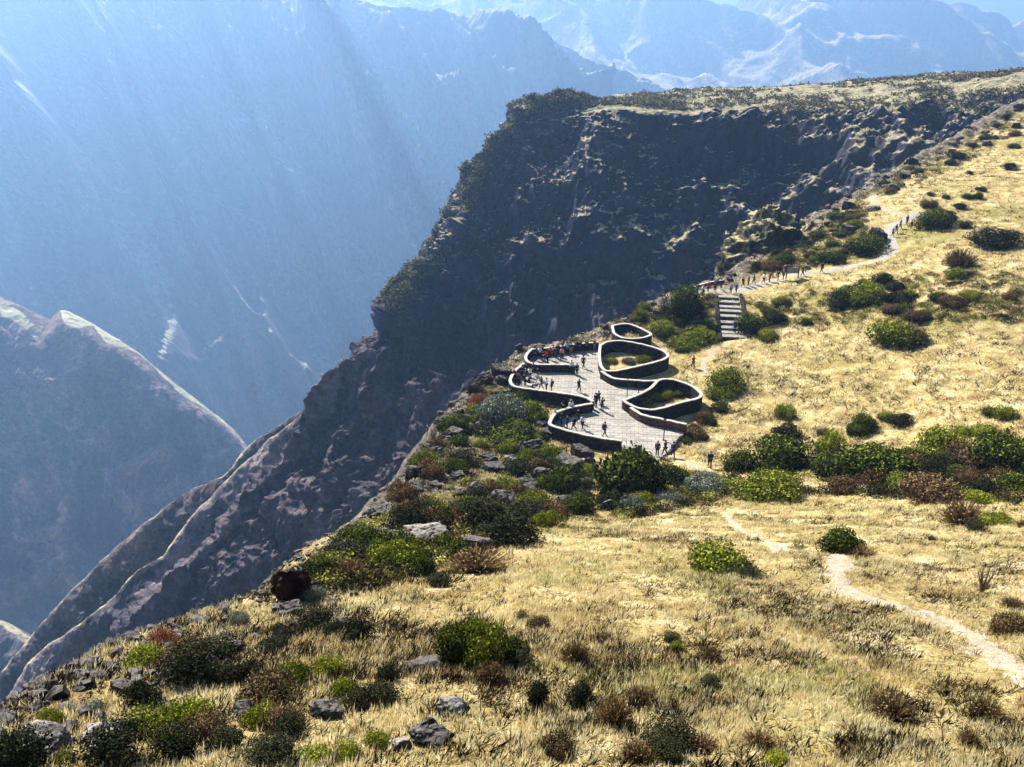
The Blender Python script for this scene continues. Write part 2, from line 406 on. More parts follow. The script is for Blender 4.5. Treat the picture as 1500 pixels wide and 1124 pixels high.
for k, c in enumerate(main_cols):
    if k >= 10:
        g_ = min(1, (k-9)/5); tc_ = c[0][2]; tn = tc_+(612-tc_)*g_*.9; fa = 1-.80*g_
        c = [(a[0], a[1], tn+(a[2]-tc_)*fa) for a in c]
    w = [PE(a) for a in c]; s0 = w[0]
    if k < 7: back = [s0+np.array([60, 420, -60.]), s0+np.array([10, 120, -8.])]
    elif k < 9: back = [s0+np.array([-60, 260, -260.]), s0+np.array([-15, 60, -35.])]
    else: back = [s0+np.array([-200, 150, -330.]), s0+np.array([-45, 40, -70.])]
    cols.append(back+w)
def disp_main(p, u, v, n):
    r1 = ridged(p*np.array([1/60, 1/60, 1/95]), 6, .55); r2 = fbm(p*np.array([1/14, 1/14, 1/20]), 5, .6)
    face = sstep(.40, .56, v)                     # rim row sits at 3/7
    tail = 1-.35*sstep(.72, .95, u)
    st = np.abs(noise3(np.stack([p[:, 2]/16, p[:, 0]/160, p[:, 1]/160], -1)))   # ledges
    jag = sstep(.24, .36, u)*sstep(.10, .26, v); face = np.maximum(face, jag*.75)
    r3 = ridged(p/8.5+50, 4, .6)
    r0 = ridged(p*np.array([1/105, 1/105, 1/330])+31, 4, .5)+.5*ridged(p*np.array([1/230, 1/230, 1/120])+61, 3, .5)
    rc = ridged(p*np.array([1/17, 1/17, 1/85])+91, 4, .6); blk = fbm(p/24+70, 3, .5); blk = np.round(blk*2.4)/2.4*.7+blk*.3
    a = rc*6.5*face*tail*sstep(.42, .6, v)+blk*(6.5*face+5*jag)+r0*24*face*tail*(1-.6*jag)*sstep(.48, .72, v)+(r1*15*tail+st*6*tail*(1-jag))*face*(1-.45*jag)+r2*(2.0+3.2*face)*tail+r3*(.5+2.0*face)
    cap = np.where(u < .34, 13+15*sstep(.5, .8, v), 30.); a = a-2*tail; a = np.where(a > 0, cap*np.tanh(a/cap), a)
    up = np.zeros_like(n); up[:, 2] = 1
    return n*(a*(.30+.70*face))[:, None]+up*(fbm(p/30, 4)*2.5*(1-face)*sstep(0, .3, v))[:, None]
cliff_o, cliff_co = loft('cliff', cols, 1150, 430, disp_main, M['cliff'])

def ridge_body(name, crest, k, mat, nu, nv, amp, back=(-160, 120, -300), drops=((18, 50, -3), (45, 130, -8), (90, 260, -18)), shelf=None, backn=(-40, 35, -75)):
    cs = []
    for (x, y, t) in crest:
        c = P(x, y, t*k)
        row = [c+np.array(back)*k, c+np.array(backn)*k, c]
        if shelf:
            row.append(P(x+shelf[0], y+shelf[1], (t+shelf[2])*k))
            x += shelf[0]; y += shelf[1]; t += shelf[2]
        for dx, dy, dt in drops: row.append(P(x+dx, y+dy, (t+dt)*k))
        cs.append(row)
    nr = len(cs[0]); fr = (2.8 if shelf else 2)/(nr-1)
    def disp(p, u, v, n):
        f = sstep(fr-.02, fr+.2, v)
        a = ridged(p/(55*amp), 6, .55)*(11 if amp < 1.4 else 20)*amp*f+fbm(p/(14*amp), 5, .6)*3.2*amp*(.25+.75*f)
        return n*a[:, None]
    o, co = loft(name, cs, nu, nv, disp, mat)
    vv = np.tile(np.linspace(0, 1, nv), nu); step = 1/(nr-1)
    uu = np.repeat(np.linspace(0, 1, nu), nv); wv_ = .35+.75*np.abs(noise3(np.stack([uu*9, uu*0, uu*0+3.3], -1)))*1.5
    if shelf: wv_ = wv_*sstep(.455, .50, uu)*(1.15-.7*sstep(.6, .9, uu))
    e1 = (2.0+wv_)*step if shelf else 2.2*step
    bz = sstep(1.3*step, 1.8*step, vv)*np.clip((e1-vv)/(.35*step)+.5, 0, 1)*(1.0 if shelf else .62)  # mask of the painted sunlit strip along the crest
    set_attr(o.data, 'lit_bench', bz); return o, co
ridge_body('canyon_spur', [(500,560,650),(450,602,652),(400,640,655),(365,672,658),(312,725,660),(262,780,662),(240,815,664),(200,837,666),(160,880,668),(115,915,670),(50,962,672),(0,1037,674),(-70,1110,676)],
           KE, M['spur'], 620, 230, .8)
ridge_body('canyon_spur', [(520,560,720),(450,598,724),(370,650,728),(330,695,732),(260,730,736),(180,795,740),(120,850,744),(60,915,748),(20,965,752),(-60,1060,756)],
           KE, M['spur'], 560, 200, .9)
ridge_body('canyon_spur', [(-120,860,820),(-60,885,800),(0,912,780),(30,935,770),(52,962,760),(80,1000,750),(120,1060,735)], 1.0, M['spur'], 300, 160, 1.0,
           drops=((-10, 60, -12), (-30, 130, -30), (-60, 260, -55)), back=(160, 160, -400), backn=(35, 40, -80))
# pinkish ridge on the left with a sunlit grass tone painted on its bench
ridge_body('canyon_ridge', [(-180,380,1400),(-80,425,1400),(0,462,1400),(38,485,1400),(62,492,1400),(78,470,1400),(97,458,1402),(150,485,1410),(200,517,1420),(262,568,1435),(332,622,1450),(356,648,1460),(420,730,1480)],
           1.0, M['pinkrock'], 760, 330, 2.0, back=(-150, 400, -650), backn=(-40, 90, -150), shelf=(-3, 20, -70),
           drops=((-5, 70, -6), (-10, 190, -25), (-20, 330, -50), (-30, 560, -90)))
ridge_body('canyon_ridge', [(-120,400,1370),(-60,428,1370),(0,457,1370),(30,474,1370),(62,503,1370),(100,545,1372),(140,572,1376),(190,640,1385),(230,720,1395)],
           .985, M['pinkrock'], 420, 200, 1.5, back=(120, 300, -500), backn=(40, 90, -60), drops=((-20, 60, -8), (-60, 170, -25), (-120, 330, -60)))

# far canyon wall
KB = 1.0
bw = []
for (tx, ty, tt), sh in [((-420,-230,3250),0),((-200,-220,3200),0),((0,-200,3180),0),((200,-150,3130),0),((380,-60,3100),0),((500,-1,3090),0),((620,20,3130),0),((720,38,3170),0),((800,60,3210),0),
                    ((870,93,3250),0),((930,114,3300),0),((962,137,3340),0),((1010,180,3380),0),((1100,260,3450),0)]:
    top = P(tx, ty, tt*KB)
    row = [top+np.array([0, 1500, -500.]), top+np.array([0, 200, -60.]), top]
    x = tx; y0 = ty; 
    zb = -1350.; yb = 2080+ (tt-3180)*.9
    for fr_ in (.22, .45, .7, 1.0):
        q = top+(np.array([top[0]*.80+60, yb, zb])-top)*fr_
        row.append(q)
    bw.append(row)
def disp_wall(p, u, v, n):
    L = np.stack([p[:, 0]/330+p[:, 2]/420, p[:, 0]/2500+p[:, 1]/2500, p[:, 2]/1800], -1)   # ribs running down to the right
    r = 1-np.abs(noise3(L*1.0+3)); r2 = 1-np.abs(noise3(L*2.7+11)); r3 = 1-np.abs(noise3(L*np.array([6, 3, 4])+21))
    f = sstep(.27, .5, v)
    r00 = 1-np.abs(noise3(L*np.array([.45, 1, .45])+31)); a = ((r00**4)*330+(r**6)*300+(r2**6)*190+(r3**4)*60-320)*f+ridged(p/260, 6, .55)*(15+40*f)+fbm(p/60, 5, .6)*9
    return n*a[:, None]
loft('canyon_wall', bw, 820, 520, disp_wall, M['wall'])

# distant mountains: height field
def mountains():
    nx, ny = 760, 420
    X, Y = np.meshgrid(np.linspace(-2000, 5600, nx), np.linspace(3700, 6900, ny), indexing='ij')
    x = X.ravel(); y = Y.ravel(); p = np.stack([x, y, x*0], -1)
    warp = fbm(p/1300, 3)*300
    q = np.stack([(x+warp+.5*y)/1150, (y-warp*.6)/1500, x*0+2.2], -1)
    r = ridged(q, 4, .42)+.10*fbm(q*6, 5); s = sstep(3700, 6300, y)
    z = -430+s*(770+90*sstep(900, -300, x))+r*(200+250*s)+fbm(p/600, 4)*60
    z -= 330*sstep(2200, 3500, x)*s
    z = z-500*sstep(6500, 6900, y)-500*sstep(3950, 3700, y)
    link('mountains', mesh_np('mountains', np.stack([x, y, z], -1), grid_faces(nx, ny)[:, ::-1], [M['mount']]), kind='structure')
mountains()
# canyon floor sheet, reaching the horizon
mb = MB(); e = 14000
mb.add([(-e, -e, -1500), (e, -e, -1500), (e, e, -1500), (-e, e, -1500)], [(0, 1, 2, 3)])
link('canyon_floor', mb.mesh('canyon_floor', [M['mount']]), kind='structure')

# ------------------------------------------------------------------ vegetation and rocks
def leafmat(name, dark, mid, bright, transl=.35, sc=2.2):
    m, nt = newmat(name); q = N(nt); pos = q.n('ShaderNodeNewGeometry').outputs['Position']
    oi = q.n('ShaderNodeObjectInfo').outputs['Random']; at = q.n('ShaderNodeAttribute', attribute_name='tint').outputs['Fac']
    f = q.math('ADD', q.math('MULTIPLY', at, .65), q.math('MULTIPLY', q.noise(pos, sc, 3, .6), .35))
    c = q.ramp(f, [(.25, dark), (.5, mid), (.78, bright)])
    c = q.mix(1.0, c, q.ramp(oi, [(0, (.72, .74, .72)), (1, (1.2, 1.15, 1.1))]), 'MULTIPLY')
    finish(q, c, .7, transl=transl, spec=.04); return m
LM = {
 'green': leafmat('dark_green_foliage', (.006, .010, .003), (.020, .030, .006), (.19, .22, .02), .08),
 'bright': leafmat('yellow_green_foliage', (.010, .016, .003), (.09, .11, .010), (.42, .43, .04), .15),
 'black': leafmat('blackish_foliage', (.006, .007, .004), (.014, .016, .007), (.06, .062, .02), .04),
 'brown': leafmat('brown_twigs', (.018, .011, .007), (.07, .042, .02), (.28, .19, .08), .1),
 'silver': leafmat('silvery_foliage', (.02, .026, .018), (.10, .115, .08), (.36, .38, .28), .12),
 'red': leafmat('red_flower_heads', (.05, .02, .012), (.20, .07, .035), (.42, .14, .08), .2),
}
M['stem'] = simple('woody_stem', (.09, .065, .045), .3, .9, 8)
def leaf_quads(c, nrm, size, rng, asp=1.6):
    n = len(c)
    nr = nrm+rng.normal(size=(n, 3))*.75; nr /= np.linalg.norm(nr, axis=1)[:, None]
    a = np.cross(nr, rng.normal(size=(n, 3))); a /= np.linalg.norm(a, axis=1)[:, None]; b = np.cross(nr, a)
    s = (size*(.6+.8*rng.random(n)))[:, None]
    co = np.stack([c-a*s*asp*.5, c+b*s*.5, c+a*s*asp*.5, c-b*s*.5], 1).reshape(-1, 3)
    return co, np.arange(n*4).reshape(n, 4)
def lobes(rng, k, flat=.7, spread=.55):
    L = []
    for i in range(k):
        a = rng.random()*2*pi; r = spread*math.sqrt(rng.random()); rad = .22+.24*rng.random()
        L.append((r*cos(a), r*sin(a), flat*(.25+.55*(1-r/spread*.6)*rng.random()), rad))
    return L
def bush_variant(kind, seed):
    """unit bush: about 1 wide (x,y in -.5...5) and up to ~.8 high, base at z=0"""
    rng = np.random.default_rng(seed)
    st = MB()
    if kind == 'twiggy':
        n = 900; a = rng.random(n)*2*pi; el = np.arccos(1-rng.random(n)*.92); L = .32+.28*rng.random(n)
        d = np.stack([np.cos(a)*np.sin(el), np.sin(a)*np.sin(el), np.cos(el)], -1)
        base = d*[.12, .12, 0]*rng.random((n, 1)); tip = base+d*L[:, None]*[.95, .95, 1.15]+rng.normal(size=(n, 3))*.03
        side = np.cross(d, rng.normal(size=(n, 3))); side /= np.linalg.norm(side, axis=1)[:, None]; w_ = .012
        co = np.stack([base+(tip-base)*.25-side*w_, base+(tip-base)*.25+side*w_, tip+side*w_*.5, tip-side*w_*.5], 1).reshape(-1, 3); co[:, 2] = np.maximum(co[:, 2], -.03)
        tint = np.repeat(.25+.5*rng.random(n), 4); tint[2::4] += .25; tint[3::4] += .25
        fo = (co, np.arange(n*4).reshape(n, 4), tint)
        lc = tip[:500]; c2, f2 = leaf_quads(lc, d[:500], np.full(500, .035), rng); t2 = np.repeat(.3+.6*rng.random(500), 4)
        fo = (np.vstack([co, c2]), np.vstack([fo[1], f2+len(co)]), np.concatenate([tint, t2]))
        for k in range(6):
            an = rng.random()*2*pi; st.tube([(0, 0, -.05), (.12*cos(an), .12*sin(an), .16), (.3*cos(an), .3*sin(an), .42)], [.02, .014, .006], 5)
    else:
        k, flat, sp = {'round': (11, .75, .34), 'low': (12, .42, .42), 'cushion': (9, .25, .36), 'loose': (9, .85, .36)}[kind]
        Ls = lobes(rng, k, flat, sp); n = {'round': 8500, 'low': 8000, 'cushion': 7500, 'loose': 6000}[kind]; cs = []; ns = []; ts = []
        for (x, y, z, r) in Ls:
            m_ = n//k; d = rng.normal(size=(m_, 3)); d /= np.linalg.norm(d, axis=1)[:, None]
            rr_ = r*(.72+.33*rng.random(m_)); rr_ *= 1+.25*noise3(d*2.5+seed)
            sq = .8 if kind != 'cushion' else .6
            p = np.array([x, y, z])+d*rr_[:, None]*[1, 1, sq]
            keep = p[:, 2] > -.04; cs.append(p[keep]); ns.append(d[keep]); ts.append((rng.random(m_)*.5+.25*(d[:, 2]+1)*.8)[keep])  # leaves on lobe tops tinted lighter: sunlit tops put into the colour
        c = np.vstack(cs); nr = np.vstack(ns); t = np.concatenate(ts)
        ls = {'round': .034, 'low': .033, 'cushion': .030, 'loose': .031}[kind]
        co, f = leaf_quads(c, nr, np.full(len(c), ls), rng)
        fo = (co, f, np.repeat(t, 4))
        for (x, y, z, r) in Ls[:7]: st.tube([(x*.1, y*.1, -.06), (x*.5, y*.5, z*.45), (x, y, z)], [.028, .018, .008], 5)
    return fo, st
BV = {}
_MC = {}
def bush_meshes(kind, col, var):
    key = (kind, col, var)
    if key not in _MC:
        if (kind, var) not in BV: BV[(kind, var)] = bush_variant(kind, 100+var*7+len(kind))
        (co, f, t), st = BV[(kind, var)]
        co = co.copy(); wx = (np.percentile(co[:, 0], 99)-np.percentile(co[:, 0], 1)+np.percentile(co[:, 1], 99)-np.percentile(co[:, 1], 1))/2; hz_ = np.percentile(co[:, 2], 99.3)
        co[:, :2] /= wx; co[:, 2] /= hz_
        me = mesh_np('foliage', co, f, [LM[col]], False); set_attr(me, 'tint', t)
        _MC[key] = (me, st.mesh('stems', [M['stem']]))
    return _MC[key]
NB = [0]
def bush(pos, w, h, kind, col, label, name='shrub', cat='shrub', group=None):
    v = NB[0] % 4; NB[0] += 1
    fm, sm = bush_meshes(kind, col, v)
    hh = 1.0
    e = empty(name, (pos[0], pos[1], pos[2]-.02*w), label, cat, group, random.uniform(0, 6.28), (w, w*random.uniform(.85, 1.1), h/hh))
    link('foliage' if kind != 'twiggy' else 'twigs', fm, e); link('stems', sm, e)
    return e
# ---- rocks
M['rock'] = mat_cliff('dark_boulder_rock', [(.010, .009, .008), (.028, .025, .022), (.05, .044, .04), (.11, .10, .09)], 12, veg=(.04, .035, .03), lit=(.13, .115, .10), bump=.12, pink=(.10, .08, .07))
M['redrock'] = mat_cliff('reddish_boulder_rock', [(.008, .006, .006), (.022, .010, .008), (.04, .012, .008), (.075, .025, .018)], 9, lit=(.08, .06, .05), veg=(.03, .02, .02), bump=.12, pink=(.055, .012, .008))
M['palerock'] = mat_cliff('pale_rock', [(.02, .018, .016), (.06, .052, .045), (.12, .105, .09), (.22, .195, .17)], 12, lit=(.26, .235, .20), veg=(.12, .10, .085), bump=.1)
import bmesh
def rock_mesh(seed, mat, n=4, rough=.34, block=.25):
    bm = bmesh.new(); bmesh.ops.create_icosphere(bm, subdivisions=n, radius=.5)
    co = np.array([v.co[:] for v in bm.verts]); f = np.array([[v.index for v in p.verts] for p in bm.faces]); bm.free()
    rng = np.random.default_rng(seed); d = co/.5
    # planes cut facets into the boulder
    r = np.full(len(co), .62)
    for k in range(13):
        a = rng.normal(size=3); a /= np.linalg.norm(a); off = .30+.18*rng.random(); dot = d@a
        r = np.where(dot > .05, np.minimum(r, off/np.maximum(dot, .05)), r)
    r = r*(1+rough*.35*fbm(d*2.2+seed, 5, .55))
    return mesh_np('boulder', d*r[:, None], f, [mat], False)
RK = {k: [rock_mesh(s+11*j, M[k]) for s in range(4)] for j, k in enumerate(('rock', 'redrock', 'palerock'))}
NR_ = [0]
def rock(pos, w, h, label, col='rock', name='boulder', cat='boulder', group=None, depth=None, rz=None):
    NR_[0] += 1
    o = link(name, RK[col][NR_[0] % 4]); o.location = (pos[0], pos[1], pos[2]+h*.22)
    o.scale = (w, depth or w*.8, h*1.1); o.rotation_euler = (random.uniform(-.25, .25), random.uniform(-.2, .2), random.uniform(-.5, .5) if rz is None else rz)
    o['label'] = label; o['category'] = cat
    if group: o['group'] = group
    return o

KM = {'D': ('round', 'green'), 'G': ('low', 'bright'), 'C': ('cushion', 'bright'), 'B': ('twiggy', 'brown'), 'S': ('low', 'silver'), 'K': ('loose', 'black'), 'L': ('low', 'green'), 'R': ('twiggy', 'red'), 'W': ('low', 'brown')}
BL = [
 (915,733,86,84,'D','big round dark green bush just below the near wall of the viewing deck'),
 (997,463,52,44,'D','round dark green bush on the rim left of the stone stairs'),
 (1070,568,52,30,'G','bright green bush right of the deck, upper of the two'),
 (1058,580,44,16,'C','low bright green cushion right of the deck, lower of the two'),
 (1135,728,104,36,'G','long low green hedge like bush beside the trail end, in front of the dark thicket'),
 (1148,692,96,54,'D','large dark bush at the left end of the row behind the trail'),
 (1088,690,50,34,'L','small green bush at the far left end of the thicket row'),
 (1212,663,44,40,'G','upright bright green bush rising above the middle of the thicket row'),
 (1282,704,92,52,'D','broad dark bush in the middle of the thicket row'),
 (1222,700,60,44,'L','olive bush between two darker ones in the thicket row'),
 (1228,720,60,28,'W','brownish low bush at the front edge of the thicket row'),
 (1335,690,60,34,'W','rusty brown low bush between the middle and the right of the thicket row'),
 (1385,672,86,50,'G','yellow topped bush with dark shaded side right of the thicket middle'),
 (1475,688,88,62,'D','dark bush at the right edge of the picture in the thicket row'),
 (1428,694,60,40,'W','brown twiggy bush in front of the dark bush at the right edge'),
 (1376,730,92,34,'W','wide rusty bush at the front right of the thicket'),
 (1318,716,60,26,'G','yellow green bush at the front of the thicket near its right half'),
 (1440,724,50,24,'K','small blackish bush ending the thicket front on the right'),
 (1410,764,60,34,'B','lone brown bristly shrub in the grass below the right end of the thicket'),
 (1432,778,30,14,'K','small dark shrub just under the lone bristly shrub'),
 (1230,804,56,34,'L','lone olive shrub at the head of the lower footpath'),
 (1262,812,40,12,'B','flat brown shrub beside the olive shrub at the path head'),
 (1050,832,84,32,'C','flat yellow green cushion plant in the open grass left of the footpath'),
 (1086,840,56,16,'K','dark low shrub at the right foot of the flat yellow cushion'),
 (1305,502,66,34,'G','bushy green shrub on the open slope far to the right of the stairs'),
 (1343,504,34,28,'B','reddish twiggy shrub touching the green shrub on the open slope'),
 (1460,362,60,30,'K','dark round bush high on the slope near the right edge'),
 (1405,390,42,28,'B','dark bristly bush left of and below the highest dark bush'),
 (1275,444,52,30,'G','green shrub in the middle of the scrub band above the open slope'),
 (1242,446,44,24,'L','olive shrub left of the green one in the scrub band'),
 (1312,444,40,18,'K','dark shrub right of the green one in the scrub band'),
 (1106,487,42,30,'L','dark green shrub immediately right of the stone stairs'),
 (1122,497,30,17,'G','small light green shrub below right of the stair side bush'),
 (1366,332,44,24,'L','green shrub beside the top of the path where walkers stand'),
 (1385,326,28,14,'K','small dark shrub right of the green one by the upper path'),
 (1264,366,50,24,'L','green shrub on the bank above the paved path'),
 (1215,385,34,18,'L','small green shrub on the bank above the path, left of the larger'),
 (968,490,40,20,'G','green shrub behind the back wall of the deck'),
 (1028,500,44,20,'G','olive shrub left of the foot of the stone stairs'),
 (1005,508,50,14,'C','low bright plant between the deck and the stair foot'),
 (938,470,24,18,'G','small bright bush on the rim behind the last curved wall'),
 (1150,612,26,20,'G','small solitary green shrub on the open slope right of the deck'),
 (1408,640,36,16,'G','small green shrub above the right part of the thicket'),
 (698,838,82,36,'B','large bristly brown shrub on the edge of the rocky slope'),
 (648,858,32,20,'K','small black shrub in front of the large bristly one'),
 (602,786,58,56,'K','round black bush on the steep rocky slope'),
 (650,762,40,20,'R','red leaved plant right of the round black bush'),
 (284,1004,92,78,'K','large ragged black bush near the lower left edge of the slope'),
 (318,1000,46,30,'K','smaller black bush touching the large ragged one'),
 (205,1040,58,60,'K','black bush with pale stems left of the large ragged one'),
 (520,935,60,36,'K','black shrub with rocks in the left foreground grass'),
 (488,930,34,24,'K','small black shrub left of the rocky shrub in the foreground'),
 (660,975,48,64,'D','upright dark green bush in the middle foreground'),
 (708,972,74,70,'G','rounded yellow green bush right of the upright dark one'),
 (757,962,34,30,'D','small dark green bush right of the yellow green pair'),
 (842,972,40,40,'B','grey brown bristly shrub right of the yellow green pair'),
 (784,1032,32,38,'K','small black shrub in the middle foreground grass'),
 (848,1030,38,40,'K','black shrub right of the small one in the foreground'),
 (898,1060,46,50,'B','grey bristly shrub in the lower middle of the picture'),
 (975,1090,74,36,'K','dark spreading shrub near the bottom middle'),
 (1030,1100,50,24,'B','brown shrub right of the dark spreading one'),
 (568,1000,40,34,'K','dark shrub left of the flat grey slab'),
 (563,996,22,20,'C','small yellow cushion beside the dark shrub left of the slab'),
 (168,1122,112,84,'K','big black thicket at the bottom left'),
 (28,1128,96,92,'K','black bush in the bottom left corner'),
 (75,1066,48,34,'G','small green shrub on the rim at the lower left'),
 (130,1046,44,22,'S','pale silvery shrub on the rim at the lower left'),
 (252,1112,76,64,'K','black and green shrub between the bottom left thicket and the grass'),
 (240,1090,36,24,'C','yellow green plant in the black shrub near the bottom left'),
 (510,1112,52,30,'C','bright yellow green cushion at the bottom, left one of the pair'),
 (552,1092,44,26,'C','bright yellow green cushion at the bottom, right one of the pair'),
 (462,1114,60,24,'G','green cushion at the bottom left of the bright pair'),
 (325,1100,60,40,'K','low black shrub at the bottom left of centre'),
 (420,1080,60,36,'K','dark brown shrub above the bright pair'),
 (92,1118,40,22,'C','bright yellow green plant at the bottom left corner bush'),
 (236,945,60,30,'R','red tipped shrub on the rim at lower left'),
 (210,975,70,30,'C','yellow green cushion on the rim below the red tipped shrub'),
 (350,912,36,20,'S','silvery shrub on the rim left of the big boulder'),
 (465,880,30,22,'S','silvery plant at the foot of the big boulder'),
 (470,848,40,32,'L','green shrub behind the big boulder'),
 (845,752,44,30,'L','green shrub on the slope left below the big round bush'),
 (733,618,66,40,'S','large pale silvery shrub left of the deck wall'),
 (735,655,70,26,'L','green shrub below the silvery one'),
 (700,596,30,22,'R','reddish shrub at the rim left of the silvery one'),
 (780,612,44,26,'G','green shrub between the upper and lower left bays'),
 (822,720,52,36,'L','dark shrub under the near wall of the lowest left bay'),
 (760,735,46,28,'W','brown shrub on the rocky slope below the deck'),
 (945,742,34,26,'G','green shrub at the right foot of the big round bush'),
 (985,712,50,34,'L','dark green bush right of the big round bush'),
 (1032,722,56,28,'S','grey green low bush between the big round bush and the long hedge bush'),
 (1438,868,26,36,'T','bare forked dark stump shrub in the grass left of the path, standing upright'),
 (1418,1092,28,32,'B','small rusty brown shrub at the lower right'),
 (1136,1120,34,16,'C','bright green tuft at the bottom right of centre'),
 (992,953,22,14,'C','small bright green tuft in the middle of the foreground grass'),
 (1440,735,40,14,'C','yellow patch plant in the grass at the right'),
 (1462,770,44,14,'C','yellow green patch plant at the right edge below the thicket'),
]
OCC = []
for (px, py, wp, hp, k, lab) in BL:
    if px < 600 and py > 880: wp *= .82; hp *= .82
    if py > 655 and py < 735 and px > 1060: wp *= .86; hp *= .9
    r_ = hit(px, py)
    if r_ is None: continue
    p, t = r_; s = t/F; w_ = wp*s; h_ = hp*s*1.02
    if k == 'T':
        e_ = empty('dead_shrub', p, lab, 'shrub'); mb = MB(); tw = MB()
        for kk in range(7):
            a = kk*.9; q0 = np.array([0, 0, -.05]); q1 = np.array([.14*cos(a), .1*sin(a), .45]); q2 = np.array([.32*cos(a), .2*sin(a), .95+.1*(kk % 3)])
            mb.tube([q0*h_, q1*h_, q2*h_], [.05*h_, .035*h_, .012*h_], 5)
            for j in range(4):
                c0 = (q1+(q2-q1)*(j/4))*h_; tw.tube([c0, c0+np.array([random.uniform(-.2, .2), random.uniform(-.2, .2), random.uniform(.05, .25)])*h_], [.015*h_, .004*h_], 4)
        link('stems', mb.mesh('stems', [M['stem']]), e_); link('twigs', tw.mesh('twigs', [M['stem']]), e_); OCC.append((p, w_)); continue
    p = p+np.array([ray(px, py)[0], ray(px, py)[1], 0])*0
    kk, cc = KM[k]
    bush(p, w_*1.08, h_*(.95 if k != 'D' else 1), kk, cc, lab, name={'C': 'cushion_plant', 'R': 'red_shrub'}.get(k, 'shrub'), cat='plant' if k in 'CR' else 'shrub')
    OCC.append((p, w_))
RL = [
 (432,876,52,56,'redrock','big dark boulder with a red side on the rim at the left'),
 (460,872,26,24,'rock','small dark boulder leaning against the red sided one'),
 (667,1044,44,28,'palerock','tilted pale topped block in the lower middle grass'),
 (625,1084,58,40,'rock','dark boulder with pale top in the lower middle, left of the tilted block'),
 (590,1095,34,18,'palerock','flat pale stone left of the dark boulder at lower middle'),
 (628,982,58,14,'rock','long flat grey slab in the middle foreground'),
 (1286,353,24,22,'rock','black boulder in the fork of the upper path'),
 (826,690,46,34,'rock','dark boulder under the lowest left bay of the deck'),
 (850,672,36,28,'rock','dark boulder against the wall of the lowest left bay'),
 (782,668,40,30,'rock','dark boulder on the slope left of the lowest bay'),
 (800,705,34,24,'rock','dark boulder below the left bay boulders'),
 (771,712,30,20,'rock','smaller dark boulder on the slope left below the bay'),
 (733,553,34,26,'rock','boulder on the rim left of the upper bay'),
 (712,562,26,20,'rock','boulder on the rim beside the reddish shrub'),
 (752,690,26,26,'palerock','tan standing boulder on the slope left of the bay'),
 (748,558,22,20,'palerock','pale boulder touching the outside of the upper bay wall'),
 (560,790,24,22,'rock','boulder on the rim left of the round black bush'),
 (506,812,20,18,'rock','boulder on the rim halfway between red boulder and black bush'),
 (612,702,30,24,'rock','dark boulder on the upper part of the rocky rim'),
 (664,640,26,20,'rock','rounded boulder on the rim below the silvery shrub'),
 (1252,898,12,6,'rock','small stone lying on the pale footpath'),
 (890,748,24,20,'rock','small boulder at the left foot of the big round bush'),
 (505,918,26,18,'rock','small rock beside the black shrub in the left foreground'),
 (22,1092,40,26,'rock','grey rock in the bottom left corner bush'),
 (1001,1012,14,10,'palerock','small pale stone in the middle foreground grass'),
 (1312,1102,16,8,'palerock','small white stone at the bottom right'),
]
for (px, py, wp, hp, c, lab) in RL:
    p, t = hit(px, py); s = t/F; rock(p, wp*s*1.05, hp*s*1.15, lab, c, name='boulder' if wp > 22 else 'stone', cat='boulder' if wp > 22 else 'stone'); OCC.append((p, wp*s*.6))

def dtrail(x, y):
    m_ = np.full(x.shape, 99.)
    for pts, w in TR: m_ = np.minimum(m_, pdist(pts, x, y)/w)
    return m_
deck_poly = np.array([onz(740+a/4.684, 460+b/4.684, ZD)[:2] for a, b in
    [(600,185),(330,215),(150,235),(110,330),(20,420),(10,520),(110,560),(330,600),(270,730),(290,800),(560,890),(800,930),(1000,1000),(1250,800),(1420,600),(1330,470),(1100,400),(1180,300),(1080,200),(760,150)]])
def free(x, y, m=.9):
    return ~inside(deck_poly, x, y) & (dtrail(x, y) > m)
# scattered shrubs and rocks read as individuals in a few parts of the slope
def scatter(poly_px, n, size, kinds, group, label, seed, wide=1.0, rockfrac=0.0, rl=None, gapf=.55):
    rng = random.Random(seed); pp = np.array(poly_px, float); lo = pp.min(0); hi = pp.max(0); c = 0; tries = 0
    while c < n and tries < n*12:
        tries += 1; x = rng.uniform(lo[0], hi[0]); y = rng.uniform(lo[1], hi[1])
        if not inside(pp, np.array([x]), np.array([y]))[0]: continue
        r_ = hit(x, y)
        if r_ is None: continue
        p, t = r_
        if not free(p[:1], p[1:2], 1.1)[0]: continue
        w_ = rng.uniform(*size)
        if any(math.hypot(p[0]-o[0][0], p[1]-o[0][1]) < gapf*(w_+o[1])*.5 for o in OCC): continue
        OCC.append((p, w_)); c += 1
        if rng.random() < rockfrac:
            rock(p, w_*.8, w_*.55, rl, rng.choice(['rock', 'rock', 'rock', 'palerock']), 'boulder', 'boulder', group.replace('shrubs', 'boulders'))
        else:
            kk, cc = KM[rng.choice(kinds)]
            bush(p, w_, w_*rng.uniform(.4, .62)*wide, kk, cc, label, 'shrub', 'shrub', group)
slope = [(640,645),(700,560),(745,545),(745,590),(800,640),(800,665),(870,690),(870,760),(760,790),(690,815),(620,840),(560,860),(480,850),(430,860),(480,812),(560,748)]
scatter(slope, 95, (1.1, 2.9), 'KKLLWGBC', 'shrubs on the rocky slope left of the deck', 'shrub among many on the rough rocky slope between the deck and the canyon rim', 5, 1.1, .28, 'dark boulder among many on the rough rocky slope between the deck and the canyon rim')
scatter([(1100,395),(1180,345),(1250,300),(1290,300),(1270,355),(1290,370),(1150,402)], 24, (1.6, 3.6), 'LKWWG', 'shrubs on the bank above the paved path', 'shrub on the rough bank between the paved path and the canyon rim', 6, 1, .3, 'dark boulder on the rough bank between the paved path and the canyon rim')
